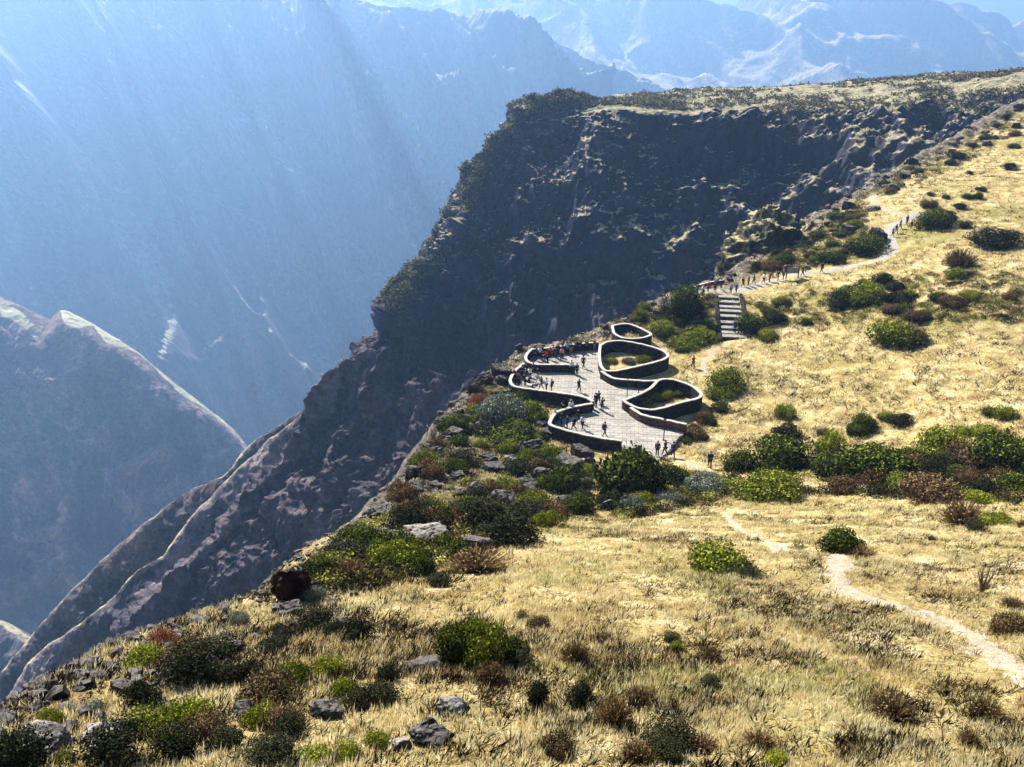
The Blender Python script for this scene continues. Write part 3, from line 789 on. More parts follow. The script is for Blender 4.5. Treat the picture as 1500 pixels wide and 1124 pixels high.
scatter([(1090,440),(1380,400),(1500,400),(1500,470),(1130,478)], 22, (1.6, 3.4), 'LKWGW', 'shrubs in the scrub band above the open slope', 'low shrub in the band of scrub above the open grassy slope', 8)
scatter([(1350,290),(1500,200),(1500,330),(1380,350)], 12, (1.6, 3.4), 'KWL', 'shrubs high on the grassy slope', 'dark shrub dotted high on the grassy slope at the upper right', 9)
scatter([(1080,640),(1500,590),(1500,660),(1100,668)], 12, (1.5, 3.2), 'WLGK', 'shrubs above the thicket', 'low shrub in the rough ground just above the thicket row', 10)
scatter([(1050,690),(1500,660),(1500,730),(1080,715)], 26, (1.4, 3.2), 'DKBWKL', 'shrubs filling the thicket', 'shrub filling a gap in the dark thicket row behind the trail', 12, 1.1, gapf=.4)
scatter([(880,470),(1050,430),(1060,500),(990,520),(950,480)], 14, (1.2, 2.6), 'LGKW', 'shrubs between the deck and the stairs', 'small shrub in the rough ground between the deck and the stone stairs', 13)
scatter([(870,715),(1050,700),(1080,725),(900,760)], 10, (1.4, 2.8), 'LGKS', 'shrubs around the big round bush', 'low shrub in the fringe around the big round bush', 14)
scatter([(690,600),(745,575),(800,620),(800,660),(870,670),(860,700),(780,690),(700,640)], 22, (1.3, 2.8), 'GKLGK', 'shrubs below the deck walls', 'shrub in the fringe just below the left walls of the deck', 21, 1.1, .15, 'dark boulder in the fringe just below the left walls of the deck', gapf=.4)
scatter([(1000,600),(1035,560),(1060,600),(1030,650),(1000,660)], 9, (1.0, 2.2), 'WKLW', 'shrubs right of the deck', 'low shrub on the bank right of the lower planting bed', 22, gapf=.4)
scatter([(60,1090),(400,880),(480,860),(560,1000),(450,1124),(60,1124)], 26, (.45, 1.1), 'KKBCW', 'shrubs in the left foreground', 'small shrub in the rough left foreground of the slope', 15, 1, .2, 'small dark rock in the rough left foreground of the slope')
scatter([(560,900),(1100,880),(1200,1124),(450,1124)], 14, (.4, .85), 'BBKW', 'shrubs in the middle foreground', 'small bristly shrub in the middle foreground grass', 16)
scatter([(1100,760),(1500,750),(1500,1124),(1200,1124)], 8, (.45, .9), 'BWB', 'shrubs in the right foreground', 'small brown shrub in the grass around the lower footpath', 17)

rim_rough = [(1180,352),(1250,294),(1340,236),(1420,192),(1500,152),(1500,190),(1430,232),(1350,268),(1270,300),(1200,352)]
scatter(rim_rough, 30, (1.6, 4.2), 'KWLK', 'shrubs on the upper canyon rim', 'dark shrub on the rough upper canyon rim at the right', 19, .9, .5, 'dark boulder on the rough upper canyon rim at the right', gapf=.4)
# ---- dry grass: one object, thousands of tufts
def polar_pts(n, r0, r1, a0, a1, rng):
    a = rng.uniform(radians(a0), radians(a1), n); r = np.exp(rng.uniform(math.log(r0), math.log(r1), n))
    return r*np.sin(a), r*np.cos(a), r
def gmat():
    m, nt = newmat('dry_grass_blades'); q = N(nt); at = q.n('ShaderNodeAttribute', attribute_name='tint').outputs['Fac']
    c = q.ramp(at, [(0, (.07, .04, .018)), (.14, (.20, .11, .045)), (.3, (.44, .32, .12)), (.55, (.70, .56, .26)), (.8, (.86, .77, .50)), (.93, (.42, .37, .11)), (1, (.32, .31, .07))])
    finish(q, c, .8, transl=.35, spec=.1); return m
def tufts(name, x, y, h, tint, nb, rng, mat, spread=.5, width=.07, kind='stuff', lean=(0, 0), dome=0):
    z, rk_, sd_ = height(x, y, True); n = len(x)
    base = np.stack([x, y, z-.01], -1)
    a = rng.random((n, nb))*2*pi; el = rng.random((n, nb))**(.7-.3*dome)*(1.05+.5*dome)
    d = np.stack([np.cos(a)*np.sin(el)+lean[0], np.sin(a)*np.sin(el)+lean[1], np.cos(el)], -1)
    L = (h[:, None]*(.6+.6*rng.random((n, nb))))[..., None]
    b0 = base[:, None]+np.stack([np.cos(a), np.sin(a), a*0], -1)*(h[:, None]*spread*rng.random((n, nb)))[..., None]
    tip = b0+d*L; sv = np.stack([-np.sin(a+1), np.cos(a+1), a*0], -1)*(h[:, None]*width*(.7+.6*rng.random((n, nb))))[..., None]
    co = np.stack([b0-sv, b0+sv, tip], 2).reshape(-1, 3)
    f = np.arange(len(co)).reshape(-1, 3)
    me = mesh_np(name, co, f, [mat], False); t = np.clip(tint[:, None]+rng.normal(size=(n, nb))*.07, 0, 1); set_attr(me, 'tint', np.repeat(t.ravel(), 3))
    return link(name, me, kind=kind)
rng = np.random.default_rng(21)
x, y, r = polar_pts(62000, 7, 290, -44, 42, rng)
rid = rng.integers(0, 1 << 30, len(x)); x = np.repeat(x, 4); y = np.repeat(y, 4); r = np.repeat(r, 4); CT = np.repeat(rng.normal(size=len(x)//4), 4)
x = x+rng.normal(size=len(x))*.0052*r; y = y+rng.normal(size=len(x))*.0075*r
sdv = height(x, y, True)[2]
k = (sdv < .8) & free(x, y, .35+.75*rng.random(len(x))); x, y, r, CT = x[k], y[k], r[k], CT[k]
p = np.stack([x, y, x*0], -1)
dens = fbm(p*.35+3, 4); k = rng.random(len(x)) < np.clip(.50+dens*1.5, .06, 1); x, y, r, p, CT = x[k], y[k], r[k], p[k], CT[k]
tint = .62+.28*fbm(p*.22, 3)+.19*CT+.07*rng.normal(size=len(x))
gpat = (fbm(p*.12+40, 3) > .36) & (rng.random(len(x)) < .6); tint = np.clip(tint, 0, .84); tint = np.where(gpat, .86+.14*rng.random(len(x)), tint)
h = (.10+.16*rng.random(len(x)))*np.clip(r/48, .8, 2.3)
tufts('dry_grass', x, y, h, tint, 9, rng, gmat(), .55, .085)
# ---- low dark scrub between the tufts
rng = np.random.default_rng(22)
x, y, r = polar_pts(270000, 7, 280, -44, 42, rng)
z, rk_, sdv = height(x, y, True); p = np.stack([x, y, x*0], -1)
left = sstep(.1, -.35, x/np.maximum(y, 1)); fg = sstep(45, 20, r)
want = fbm(p*.16+9, 4)*1.0+fbm(p*.6, 3)*.75-.06*fg+.04+.42*sstep(40, 80, r)-.12*fg+.5*sstep(16, 13, np.hypot(x-deck_c[0], y-deck_c[1]))*(x < deck_c[0]+2)+.65*rk_+.28*fg+.22*left*fg
k = (rng.random(len(x)) < np.clip(want+.02*fg, 0.06, .70)) & (sdv < 2.5) & free(x, y, 1.0); x, y, r = x[k], y[k], r[k]
tufts('low_scrub', x, y, (.05+.16*rng.random(len(x))**2)*np.clip(r/30, 1.25, 3.6), .02+.9*rng.random(len(x))**1.6*.9, 16, rng, leafmat('low_scrub_leaves', (.008, .005, .004), (.035, .018, .009), (.22, .15, .04), .05), 1.0, .085, dome=1)
# ---- rubble along the canyon rim
def rubble():
    rng = np.random.default_rng(31)
    x, y, r = polar_pts(60000, 12, 270, -44, 42, rng); z, rk_, sd_ = height(x, y, True)
    k = (sd_ > -3-r*.015) & (sd_ < 3.5) & free(x, y, 1.2) & (rng.random(len(x)) < .22+.3*(sd_ > -1)); x, y, z, r = x[k], y[k], z[k], r[k]
    bm = bmesh.new(); bmesh.ops.create_icosphere(bm, subdivisions=2, radius=.5); c0 = np.array([v.co[:] for v in bm.verts]); f0 = np.array([[v.index for v in q_.verts] for q_ in bm.faces]); bm.free()
    n = len(x); s_ = (.10+.5*rng.random(n)**3)*np.clip(r/45, .6, 2.4)
    V_ = [mesh for mesh in range(6)]; base = [c0*(1+.45*fbm(c0*3+i*7.3, 3))[:, None] for i in V_]; B_ = np.stack(base)[rng.integers(0, 6, n)]
    sc = np.stack([s_*(.8+.7*rng.random(n)), s_*(.8+.5*rng.random(n)), s_*(.5+.5*rng.random(n))], -1); a = rng.random(n)*6.28
    q_ = B_*sc[:, None]; X_ = q_[..., 0]*np.cos(a)[:, None]-q_[..., 1]*np.sin(a)[:, None]; Y_ = q_[..., 0]*np.sin(a)[:, None]+q_[..., 1]*np.cos(a)[:, None]
    co = np.stack([X_+x[:, None], Y_+y[:, None], q_[..., 2]+z[:, None]+s_[:, None]*.12], -1).reshape(-1, 3)
    f = (f0[None]+np.arange(n)[:, None, None]*len(c0)).reshape(-1, 3); link('rubble', mesh_np('rubble', co, f, [M['rock']], False), kind='stuff')
rubble()
# ---- bushy undergrowth that closes the gaps between the shrubs
def undergrowth(polys, n, seed):
    rng = np.random.default_rng(seed); P_ = []; per = n//len(polys)
    for pp, sz in polys:
        pp = np.array(pp, float); lo = pp.min(0); hi = pp.max(0); got = 0
        q_ = rng.random((per*3, 2))*(hi-lo)+lo; q_ = q_[inside(pp, q_[:, 0], q_[:, 1])][:per]
        for a, b in q_:
            r_ = _hit(a, b)
            if r_ is not None and free(r_[0][:1], r_[0][1:2], 1.2)[0]: P_.append((*r_[0], sz*(.5+.9*rng.random())))
    P_ = np.array(P_); nl = 230; k = len(P_)
    d = rng.normal(size=(k, nl, 3)); d /= np.linalg.norm(d, axis=2)[..., None]; d[..., 2] = np.abs(d[..., 2])-.1
    rad = P_[:, 3][:, None, None]*(.32+.25*rng.random((k, nl, 1)))
    c = P_[:, None, :3]+d*rad*[1, 1, .75]
    sz_ = np.repeat(P_[:, 3]*.052, nl); co, f = leaf_quads(c.reshape(-1, 3), d.reshape(-1, 3), sz_, rng)
    t = (rng.random(k)[:, None]*.85+.15*rng.random((k, nl))+.12*(d[..., 2]-.5)); me = mesh_np('undergrowth', co, f, [UGM], False); set_attr(me, 'tint', np.repeat(np.clip(t, 0, 1).ravel(), 4)); link('undergrowth', me, kind='stuff')  # clump tops tinted slightly lighter, as if sunlit
UGM, nt_ = newmat('mixed_undergrowth_leaves'); q_ = N(nt_); finish(q_, q_.ramp(q_.n('ShaderNodeAttribute', attribute_name='tint').outputs['Fac'], [(0, (.010, .010, .006)), (.42, (.022, .022, .009)), (.56, (.08, .05, .022)), (.7, (.14, .14, .025)), (.85, (.36, .34, .06)), (1, (.55, .46, .24))]), .8, transl=.1, spec=.03)
slope2 = [(640,645),(690,588),(745,545),(748,600),(800,640),(800,665),(870,690),(870,760),(760,790),(690,815),(620,840),(560,860),(480,870),(430,865),(480,812),(560,748)]
undergrowth([(slope2, 1.1), (slope2, .7), ([(1050,690),(1500,655),(1500,735),(1080,722)], 1.6), (rim_rough, 1.7), ([(1090,400),(1180,348),(1270,295),(1270,355),(1290,372),(1150,402)], 1.4), ([(880,470),(1050,430),(1060,500),(990,520),(950,480)], 1.1),
             ([(1090,440),(1380,400),(1500,400),(1500,470),(1130,478)], 1.3), ([(870,690),(1050,690),(1080,730),(900,765)], 1.2)], 4200, 77)
print('things', NB[0], NR_[0], 'tufts', len(x))

# ---- scrub and ledges on the plateau across the gap
rng = np.random.default_rng(23)
Rr = cliff_co[:, int(430*.16):int(430*.50)].reshape(-1, 3)
nU = cliff_co.shape[0]; sub = []
seg = cliff_co[:int(nU*.62)]
vi = rng.integers(int(430*.15), int(430*.53), 26000); ui_ = rng.integers(0, seg.shape[0], 26000)
ok_ = (vi < 430*.40) | ((ui_ < nU*.16) & (vi < 430*.50)); ui_ = ui_[ok_]; vi = vi[ok_]
pt = seg[ui_, vi]; kk = fbm(pt/35, 3)+.45*(vi > 430*.36)+.2*(rng.random(len(vi))-.5)+.25*((vi < 430*.33) & (vi > 430*.2)) > .10; pt = pt[kk]
cc_, ff_, tt_ = [], [], []
nl = 14
cen = np.repeat(pt, nl, 0)+rng.normal(size=(len(pt)*nl, 3))*np.repeat(.35+.5*rng.random(len(pt)), nl)[:, None]*[1, 1, .6]+[0, 0, .5]
lco, lf = leaf_quads(cen, np.tile([[0, 0, 1.]], (len(cen), 1)), np.full(len(cen), .55), rng)
me = mesh_np('plateau_scrub', lco, lf, [leafmat('plateau_scrub_leaves', (.025, .022, .012), (.07, .062, .028), (.26, .22, .09), .1)], False); set_attr(me, 'tint', np.repeat(rng.random(len(cen)), 4))
link('plateau_scrub', me, kind='stuff')

# ---- rocky outcrop on the rim above the path
def outcrop(px, py, t, w, h, dep, label, seed):
    bm = bmesh.new(); bmesh.ops.create_icosphere(bm, subdivisions=6, radius=1.0)
    co = np.array([v.co[:] for v in bm.verts]); f = np.array([[v.index for v in q_.verts] for q_ in bm.faces]); bm.free()
    prof = np.where(co[:, 2] > 0, 1, 1)
    c = co*[w, dep, h]; c[:, 0] += .35*w*(co[:, 2])          # leans up to the right
    n = co/np.array([w, dep, h]); n /= np.linalg.norm(n, axis=1)[:, None]
    c = c+n*(ridged(c/5.5+seed, 6, .6)*1.9+fbm(c/1.6+seed, 4, .6)*.5)[:, None]
    o = link('rock_outcrop', mesh_np('rock_outcrop', c, f, [M['crag']])); o.location = P(px, py, t); o['label'] = label; o['category'] = 'rock outcrop'
M['crag'] = mat_cliff('sunlit_crag_rock', [(.015, .013, .012), (.05, .045, .03), (.14, .12, .075), (.30, .26, .16)], 5, lit=(.42, .36, .2), veg=(.10, .09, .035), bump=.8, pink=(.15, .125, .09))
outcrop(1108,398,163,6.5,11.0,8,'tall craggy rock outcrop on the rim behind the start of the path',3)
outcrop(1146,384,169,10.0,6.5,8,'low rocky shoulder on the rim to the right of the tall crag',8)
# ------------------------------------------------------------------ viewing deck
def zp(a, b, z=ZD): return onz(740+a/4.684, 460+b/4.684, z)
ZT = ZD+1.1
def wallmat(name, a, b, c):
    m, nt = newmat(name); q = N(nt); tc = q.n('ShaderNodeTexCoord').outputs['Object']
    v = q.n('ShaderNodeTexVoronoi'); v.inputs['Scale'].default_value = 3.2; mp = q.n('ShaderNodeMapping'); mp.inputs['Scale'].default_value = (1, 1, 1.7); q.l(tc, mp.inputs[0]); q.l(mp.outputs[0], v.inputs['Vector'])
    sep = q.n('ShaderNodeSeparateColor'); q.l(v.outputs['Color'], sep.inputs[0])
    col = q.ramp(sep.outputs[0], [(0, a), (.5, b), (1, c)])
    v2 = q.n('ShaderNodeTexVoronoi', feature='DISTANCE_TO_EDGE'); v2.inputs['Scale'].default_value = 3.2; q.l(mp.outputs[0], v2.inputs['Vector'])
    col = q.mix(1, col, q.ramp(v2.outputs[0], [(0, (.25, .25, .25)), (.06, (1, 1, 1))]), 'MULTIPLY')
    finish(q, col, .9, v2.outputs[0], .05, .8); return m
M['basalt'] = wallmat('dark_basalt_masonry', (.012, .011, .011), (.028, .024, .022), (.06, .05, .045))
M['brownstone'] = wallmat('reddish_brown_masonry', (.06, .032, .024), (.10, .055, .04), (.15, .09, .07))
M['coping'] = simple('pale_coping_stone', (.40, .36, .31), .35, .85, 3.5)
def pavemat():
    m, nt = newmat('flagstone_paving'); q = N(nt); pos = q.n('ShaderNodeNewGeometry').outputs['Position']
    mp = q.n('ShaderNodeMapping'); mp.inputs['Rotation'].default_value = (0, 0, .12); q.l(pos, mp.inputs[0])
    b = q.n('ShaderNodeTexBrick'); b.inputs['Scale'].default_value = 1; b.inputs['Color1'].default_value = (.36, .33, .285, 1); b.inputs['Color2'].default_value = (.27, .25, .22, 1); b.inputs['Mortar'].default_value = (.11, .10, .09, 1)
    b.inputs['Brick Width'].default_value = .9; b.inputs['Row Height'].default_value = .62; b.inputs['Mortar Size'].default_value = .025; q.l(mp.outputs[0], b.inputs['Vector'])
    c = q.mix(.6, b.outputs[0], q.ramp(q.noise(pos, .6, 5, .7), [(.35, (.72, .70, .68)), (.6, (1.1, 1.08, 1.05))]), 'MULTIPLY')
    # wide bands of paler stone across the walk
    w_ = q.n('ShaderNodeTexWave'); w_.bands_direction = 'Y'; w_.inputs['Scale'].default_value = .17; w_.inputs['Distortion'].default_value = .6; q.l(mp.outputs[0], w_.inputs['Vector'])
    c = q.mix(.5, c, q.ramp(w_.outputs[1], [(.0, (.62, .6, .58)), (.25, (1, 1, 1))]), 'MULTIPLY')
    finish(q, c, .85, b.outputs[1], .02, .4); return m
M['flag'] = pavemat()
def resample(pts, step, closed=False):
    pts = np.array(pts, float)
    if closed: pts = np.vstack([pts, pts[:1]])
    s = catmull(pts, len(pts)*14); s = s if not closed else s
    L = np.concatenate([[0], np.cumsum(np.linalg.norm(np.diff(s, axis=0), axis=1))]); n = max(3, int(L[-1]/step))
    u = np.linspace(0, L[-1], n+1); return np.stack([np.interp(u, L, s[:, k]) for k in range(s.shape[1])], -1)
def strip_wall(pts, th, z0, z1, mb, closed=False):
    """pts (n,2) plan line; z0/z1 arrays or scalars"""
    d = np.gradient(pts, axis=0)
    if closed: d[0] = d[-1] = pts[1]-pts[-2]
    d /= np.linalg.norm(d, axis=1)[:, None]; nn = np.stack([-d[:, 1], d[:, 0]], -1)*th/2
    z0 = np.broadcast_to(z0, (len(pts),)); z1 = np.broadcast_to(z1, (len(pts),)); v = []
    for i, p in enumerate(pts):
        a = p+nn[i]; b = p-nn[i]; v += [(a[0], a[1], z0[i]), (b[0], b[1], z0[i]), (b[0], b[1], z1[i]), (a[0], a[1], z1[i])]
    f = []
    for i in range(len(pts)-1):
        o = i*4; q_ = o+4
        f += [(o, q_, q_+1, o+1), (o+1, q_+1, q_+2, o+2), (o+2, q_+2, q_+3, o+3), (o+3, q_+3, q_, o)]
    if not closed: e_ = (len(pts)-1)*4; f += [(0, 1, 2, 3), (e_+3, e_+2, e_+1, e_)]
    mb.add(v, f)
def parapet(zpts, label, closed=False, top=1.1, mat='basalt', th=.34, cop=True):
    P3 = [zp(a, b, ZD+top)[:2] for a, b in zpts]; pts = resample(P3, .35, closed)
    c = pts.mean(0); loc = np.array([c[0], c[1], ZD]); q_ = pts-c
    g = height(pts[:, 0], pts[:, 1])-ZD
    e_ = empty('parapet_wall', loc, label, 'stone wall', 'curved parapet walls of the viewing deck')
    mb = MB(); strip_wall(q_, th, np.minimum(g-1.2, -.6), top-.07, mb, closed); link('wall', mb.mesh('wall', [M[mat]]), e_)
    tj = .05*noise3(np.stack([pts[:, 0]*1.6, pts[:, 1]*1.6, pts[:, 0]*0], -1))
    if cop: mb = MB(); strip_wall(q_, th+.05, top-.09+tj, top+.01+tj, mb, closed); link('coping', mb.mesh('coping', [M['coping']]), e_)
    return pts
W1 = [(640,192),(540,200),(420,214),(330,228),(240,235),(185,240),(150,272),(140,305),(165,332),(230,345),(340,345),(440,347),(475,358)]
W2 = [(128,335),(85,372),(55,405),(34,455),(55,490),(110,505),(300,530),(480,555),(560,575),(603,600)]
W3 = [(598,612),(520,624),(430,645),(350,675),(305,742),(330,768),(450,803),(600,838),(700,855),(800,868)]
parapet(W1, 'pale topped curved wall round the uppermost left bay of the deck')
parapet(W2, 'curved wall round the middle left bay of the deck')
parapet(W3, 'curved wall round the lowest left bay of the deck above the big bush')
R1 = [(652,215),(700,190),(790,182),(900,198),(1010,225),(1090,255),(1118,285),(1080,312),(980,340),(860,368),(760,388),(690,388),(655,350),(646,280)]
R2 = [(812,590),(860,572),(930,545),(1000,505),(1060,450),(1160,450),(1280,492),(1345,545),(1320,578),(1210,604),(1090,640),(1000,655),(900,640),(835,608)]
R0 = [(735,80),(790,68),(850,68),(920,92),(985,125),(1000,140),(960,158),(880,168),(800,160),(748,130)]
parapet(R1, 'leaf shaped wall of the upper right planting bed', True)
parapet(R2, 'leaf shaped wall of the lower right planting bed', True)
parapet(R0, 'small leaf shaped wall behind the top end of the deck', True)
parapet([(660,392),(735,436),(800,447),(880,452),(960,458),(1040,455)], 'low straight wall joining the two right planting beds', th=.35, top=1.0)
parapet([(862,640),(930,684),(1010,706),(1100,724),(1180,742),(1245,756)], 'reddish brown wall along the lower right edge of the deck', mat='brownstone', top=1.0)
def cz(l, t=1.1): return [zp(a, b, ZD+t)[:2] for a, b in l]
outline = cz(W1[:8])+cz(W2)+cz(W3)+[zp(a, b)[:2] for a, b in [(850,925),(930,925),(980,985),(1050,1010),(1130,930),(1190,850)]]+\
    cz([(1245,756),(1180,742),(1100,724),(1010,706),(930,684),(862,640)], 1.0)+cz([(835,608),(812,590),(860,572),(930,545),(1000,505),(1030,470)])+cz([(1040,455),(960,458),(880,452),(800,447),(735,436),(665,398)], 1.0)+cz([(655,350),(646,280),(652,215)])
ol = np.array(outline)
def deck():
    c = ol.mean(0); e_ = empty('viewing_deck', (c[0], c[1], ZD), 'pale flagstone viewing deck with scalloped edges above the canyon', 'viewing platform')
    step = .22; xs = np.arange(ol[:, 0].min()-.3, ol[:, 0].max()+.3, step); ys = np.arange(ol[:, 1].min()-.3, ol[:, 1].max()+.3, step)
    X, Y = np.meshgrid(xs, ys, indexing='ij'); keep = inside(ol, X.ravel(), Y.ravel()) | (pdist(np.vstack([ol, ol[:1]]), X.ravel(), Y.ravel()) < .12)
    z = np.zeros(X.size)
    f = grid_faces(*X.shape); f = f[keep[f].all(1)]; u_ = np.unique(f); mp = np.full(X.size, -1); mp[u_] = np.arange(len(u_))
    co = np.stack([X.ravel()-c[0], Y.ravel()-c[1], z], -1)[u_]; ff = mp[f][:, ::-1]
    n = len(co); low = co-[0, 0, .9]
    # skirt round the edge
    E = {}
    for q_ in ff:
        for a, b in zip(q_, np.roll(q_, -1)): E[(a, b)] = 1
    sk = [(a, a+n, b+n, b) for (a, b) in E if (b, a) not in E]
    me = mesh_np('paving', np.vstack([co, low]), np.vstack([ff, np.array(sk), (ff+n)[:, ::-1]]), [M['flag']], False); link('paving', me, e_)
deck()
# planting in the beds
for a, b, w_, k, lab in [(730,330,.9,'C','yellow plant at the left tip inside the upper right bed'),(850,335,1.1,'S','pale plant in the middle of the upper right bed'),(940,322,1.1,'C','yellow plant at the right inside the upper right bed'),
                 (1010,300,.8,'L','green plant at the narrow end of the upper right bed'),
                 (940,610,1.2,'C','yellow plant at the left inside the lower right bed'),(1010,585,1.2,'G','green plant in the middle of the lower right bed'),(1100,570,1.2,'C','yellow plant right of the middle in the lower right bed'),(1190,560,.9,'L','dark plant at the narrow end of the lower right bed')]:
    p_ = zp(a, b, ZD-.5); p_[2] = height(p_[0], p_[1])[0]; bush(p_, w_*1.9, w_*.8, KM[k][0], KM[k][1], lab, 'plant', 'plant')
M['iron'] = simple('dark_painted_metal', (.03, .03, .035), .2, .6, 5)
def pole(a, b, h, lab, sign=False, p_=None):
    p_ = zp(a, b) if p_ is None else p_; e_ = empty('sign_post', p_, lab, 'post')
    mb = MB(); mb.tube([(0, 0, -.1), (0, 0, h)], .055, 8); link('pole', mb.mesh('pole', [M['iron']]), e_)
    mb = MB(); mb.tube([(0, 0, -.02), (0, 0, .12)], [.16, .09], 10); link('base', mb.mesh('base', [M['iron']]), e_)
    mb = MB(); mb.box((0, .0, h+.03), (.34, .06, .16)); link('cap', mb.mesh('cap', [M['iron']]), e_)
pole(835, 585, 2.9, 'tall thin dark post on the deck between the two right planting beds')
pole(915, 545, 1.5, 'short thin dark post right of the tall one between the planting beds')
pole(1087, 868, 2.5, 'thin dark post at the lower right entrance of the deck')

# ---- stone stairs above the deck
M['tread'] = simple('worn_grey_stone', (.24, .22, .19), .45, .9, 2.5)
def stairs():
    a = hit(1076, 498)[0]; b = hit(1066, 434)[0]; a2 = height(a[0], a[1])[0]
    e_ = empty('stone_stairs', a, 'broad pale stone stairs climbing from the slope to the paved path', 'stairs')
    n = 9; d = (b-a)[:2]; ang = math.atan2(d[1], d[0])-pi/2; L = np.linalg.norm(d)
    rise = (b[2]-a[2])
    for k in range(n):
        c = d*((k+.5)/n); wd = 3.3-.5*(k/n)
        g = a[2]+rise*(k/n); zt = height(a[0]+c[0], a[1]+c[1])[0]+.30-a[2]
        mb = MB(); mb.box((c[0], c[1], zt-.45), (wd, L/n*1.0-.02, .82), ang, 0, .03); link('riser_block', mb.mesh('riser_block', [M['basalt']]), e_)
        mb = MB(); mb.box((c[0]-.0, c[1], zt+.02), (wd+.15, L/n*.72, .12), ang, 0, .04); link('tread', mb.mesh('tread', [M['tread']]), e_)
    for s_, lab in ((-1, 'dark rough stone kerb wall on the left side of the stairs'), (1, 'dark rough stone kerb wall on the right side of the stairs')):
        off = np.array([cos(ang), sin(ang)])*s_*2.05
        ps = np.array([a[:2]+off+d*t_ for t_ in np.linspace(0, 1, 12)]); g = height(ps[:, 0], ps[:, 1])
        loc = np.array([ps[5][0], ps[5][1], g[5]]); mb = MB(); strip_wall(ps-loc[:2], .45, g-.5-loc[2], g+.45-loc[2], mb)
        o = link('kerb_wall', mb.mesh('kerb_wall', [M['basalt']])); o.location = loc; o['label'] = lab; o['category'] = 'stone wall'; o['group'] = 'kerb walls of the stairs'
stairs()
# low wall of the small lookout at the stair head
def lookout():
    pts = np.array([hit(x_, y_)[0] for x_, y_ in [(1016,425),(1030,420),(1046,417),(1060,415)]]); pts = resample(pts, .5)
    loc = pts[len(pts)//2]; e_ = empty('lookout_wall', loc, 'low dark stone wall along the rim at the head of the stairs', 'stone wall')
    q_ = pts-loc; mb = MB(); strip_wall(q_[:, :2], .45, q_[:, 2]-.8, q_[:, 2]+.5, mb); link('wall', mb.mesh('wall', [M['basalt']]), e_)
    mb = MB(); strip_wall(q_[:, :2], .48, q_[:, 2]+.5, q_[:, 2]+.56, mb); link('coping', mb.mesh('coping', [M['coping']]), e_)
lookout()
def board():
    p_ = hit(1160, 409)[0]; e_ = empty('notice_board', p_, 'dark framed notice board beside the paved path among the walkers', 'notice board')
    for s_ in (-1, 1):
        mb = MB(); mb.box((s_*1.0, 0, 1.0), (.14, .14, 2.2)); link('post', mb.mesh('post', [M['iron']]), e_)
    mb = MB(); mb.box((0, 0, 1.45), (1.84, .08, 1.0)); o = link('panel', mb.mesh('panel', [M['panel']]), e_)
    mb = MB(); mb.box((0, 0, 2.16), (2.3, .3, .12)); link('roof', mb.mesh('roof', [M['iron']]), e_)
M['panel'] = simple('faded_board', (.20, .24, .18), .2, .8, 3)
board()
for x_, y_ in [(1120,413),(1132,411),(1146,408),(1180,403),(1205,399)]:
    p_ = hit(x_, y_-4)[0]; mb = MB(); mb.tube([(0, 0, -.2), (0, 0, .95)], [.09, .075], 7); mb.tube([(0, 0, .95), (0, 0, 1.02)], [.11, .10], 7)
    o = link('wooden_post', mb.mesh('wooden_post', [M['stem']])); o.location = p_; o['label'] = 'short wooden post in the line edging the paved path'; o['category'] = 'post'; o['group'] = 'posts edging the paved path'
# ------------------------------------------------------------------ people
def skin(name, verts, edges, rad, root, sub=1):
    me = bpy.data.meshes.new('tmp'); me.from_pydata(verts, edges, []); o = bpy.data.objects.new('tmp', me); ROOT.objects.link(o)
    sk = o.modifiers.new('s', 'SKIN'); sk.use_smooth_shade = True
    for i, v in enumerate(me.skin_vertices[0].data):
        r_ = rad[i]; v.radius = r_ if hasattr(r_, '__len__') else (r_, r_); v.use_root = (i == root)
    if sub: sm = o.modifiers.new('d', 'SUBSURF'); sm.levels = sub; sm.render_levels = sub
    dg = bpy.context.evaluated_depsgraph_get(); m2 = bpy.data.meshes.new_from_object(o.evaluated_get(dg)); m2.name = name
    for p_ in m2.polygons: p_.use_smooth = True
    bpy.data.objects.remove(o); return m2
POSE = {  # elbows, wrists, knees, ankles ; facing +y
 'standing': dict(e=[(-.25,-.03,1.12),(.25,-.03,1.12)], w=[(-.25,.08,.88),(.25,.08,.88)], k=[(-.10,.02,.48),(.11,.03,.48)], a=[(-.12,-.02,.08),(.13,-.01,.08)], lean=0),
 'walking': dict(e=[(-.24,-.12,1.13),(.24,.08,1.13)], w=[(-.24,-.18,.90),(.24,.28,.98)], k=[(-.09,.16,.50),(.09,-.02,.48)], a=[(-.09,.28,.09),(.09,-.32,.12)], lean=.03),
 'holding up a camera': dict(e=[(-.24,.16,1.22),(.24,.16,1.22)], w=[(-.08,.30,1.46),(.08,.30,1.46)], k=[(-.11,.02,.48),(.12,.02,.48)], a=[(-.13,-.02,.08),(.14,-.02,.08)], lean=0),
 'leaning forward': dict(e=[(-.25,.26,1.10),(.25,.26,1.10)], w=[(-.16,.46,1.08),(.16,.46,1.08)], k=[(-.10,.02,.48),(.11,.0,.48)], a=[(-.12,-.04,.08),(.13,-.08,.08)], lean=.22),
 'sitting': dict(e=[(-.24,.02,.72),(.24,.02,.72)], w=[(-.14,.26,.58),(.14,.26,.58)], k=[(-.12,.42,.50),(.12,.42,.50)], a=[(-.12,.42,.08),(.13,.46,.08)], lean=.04, dz=-.44),
}
_pm = {}
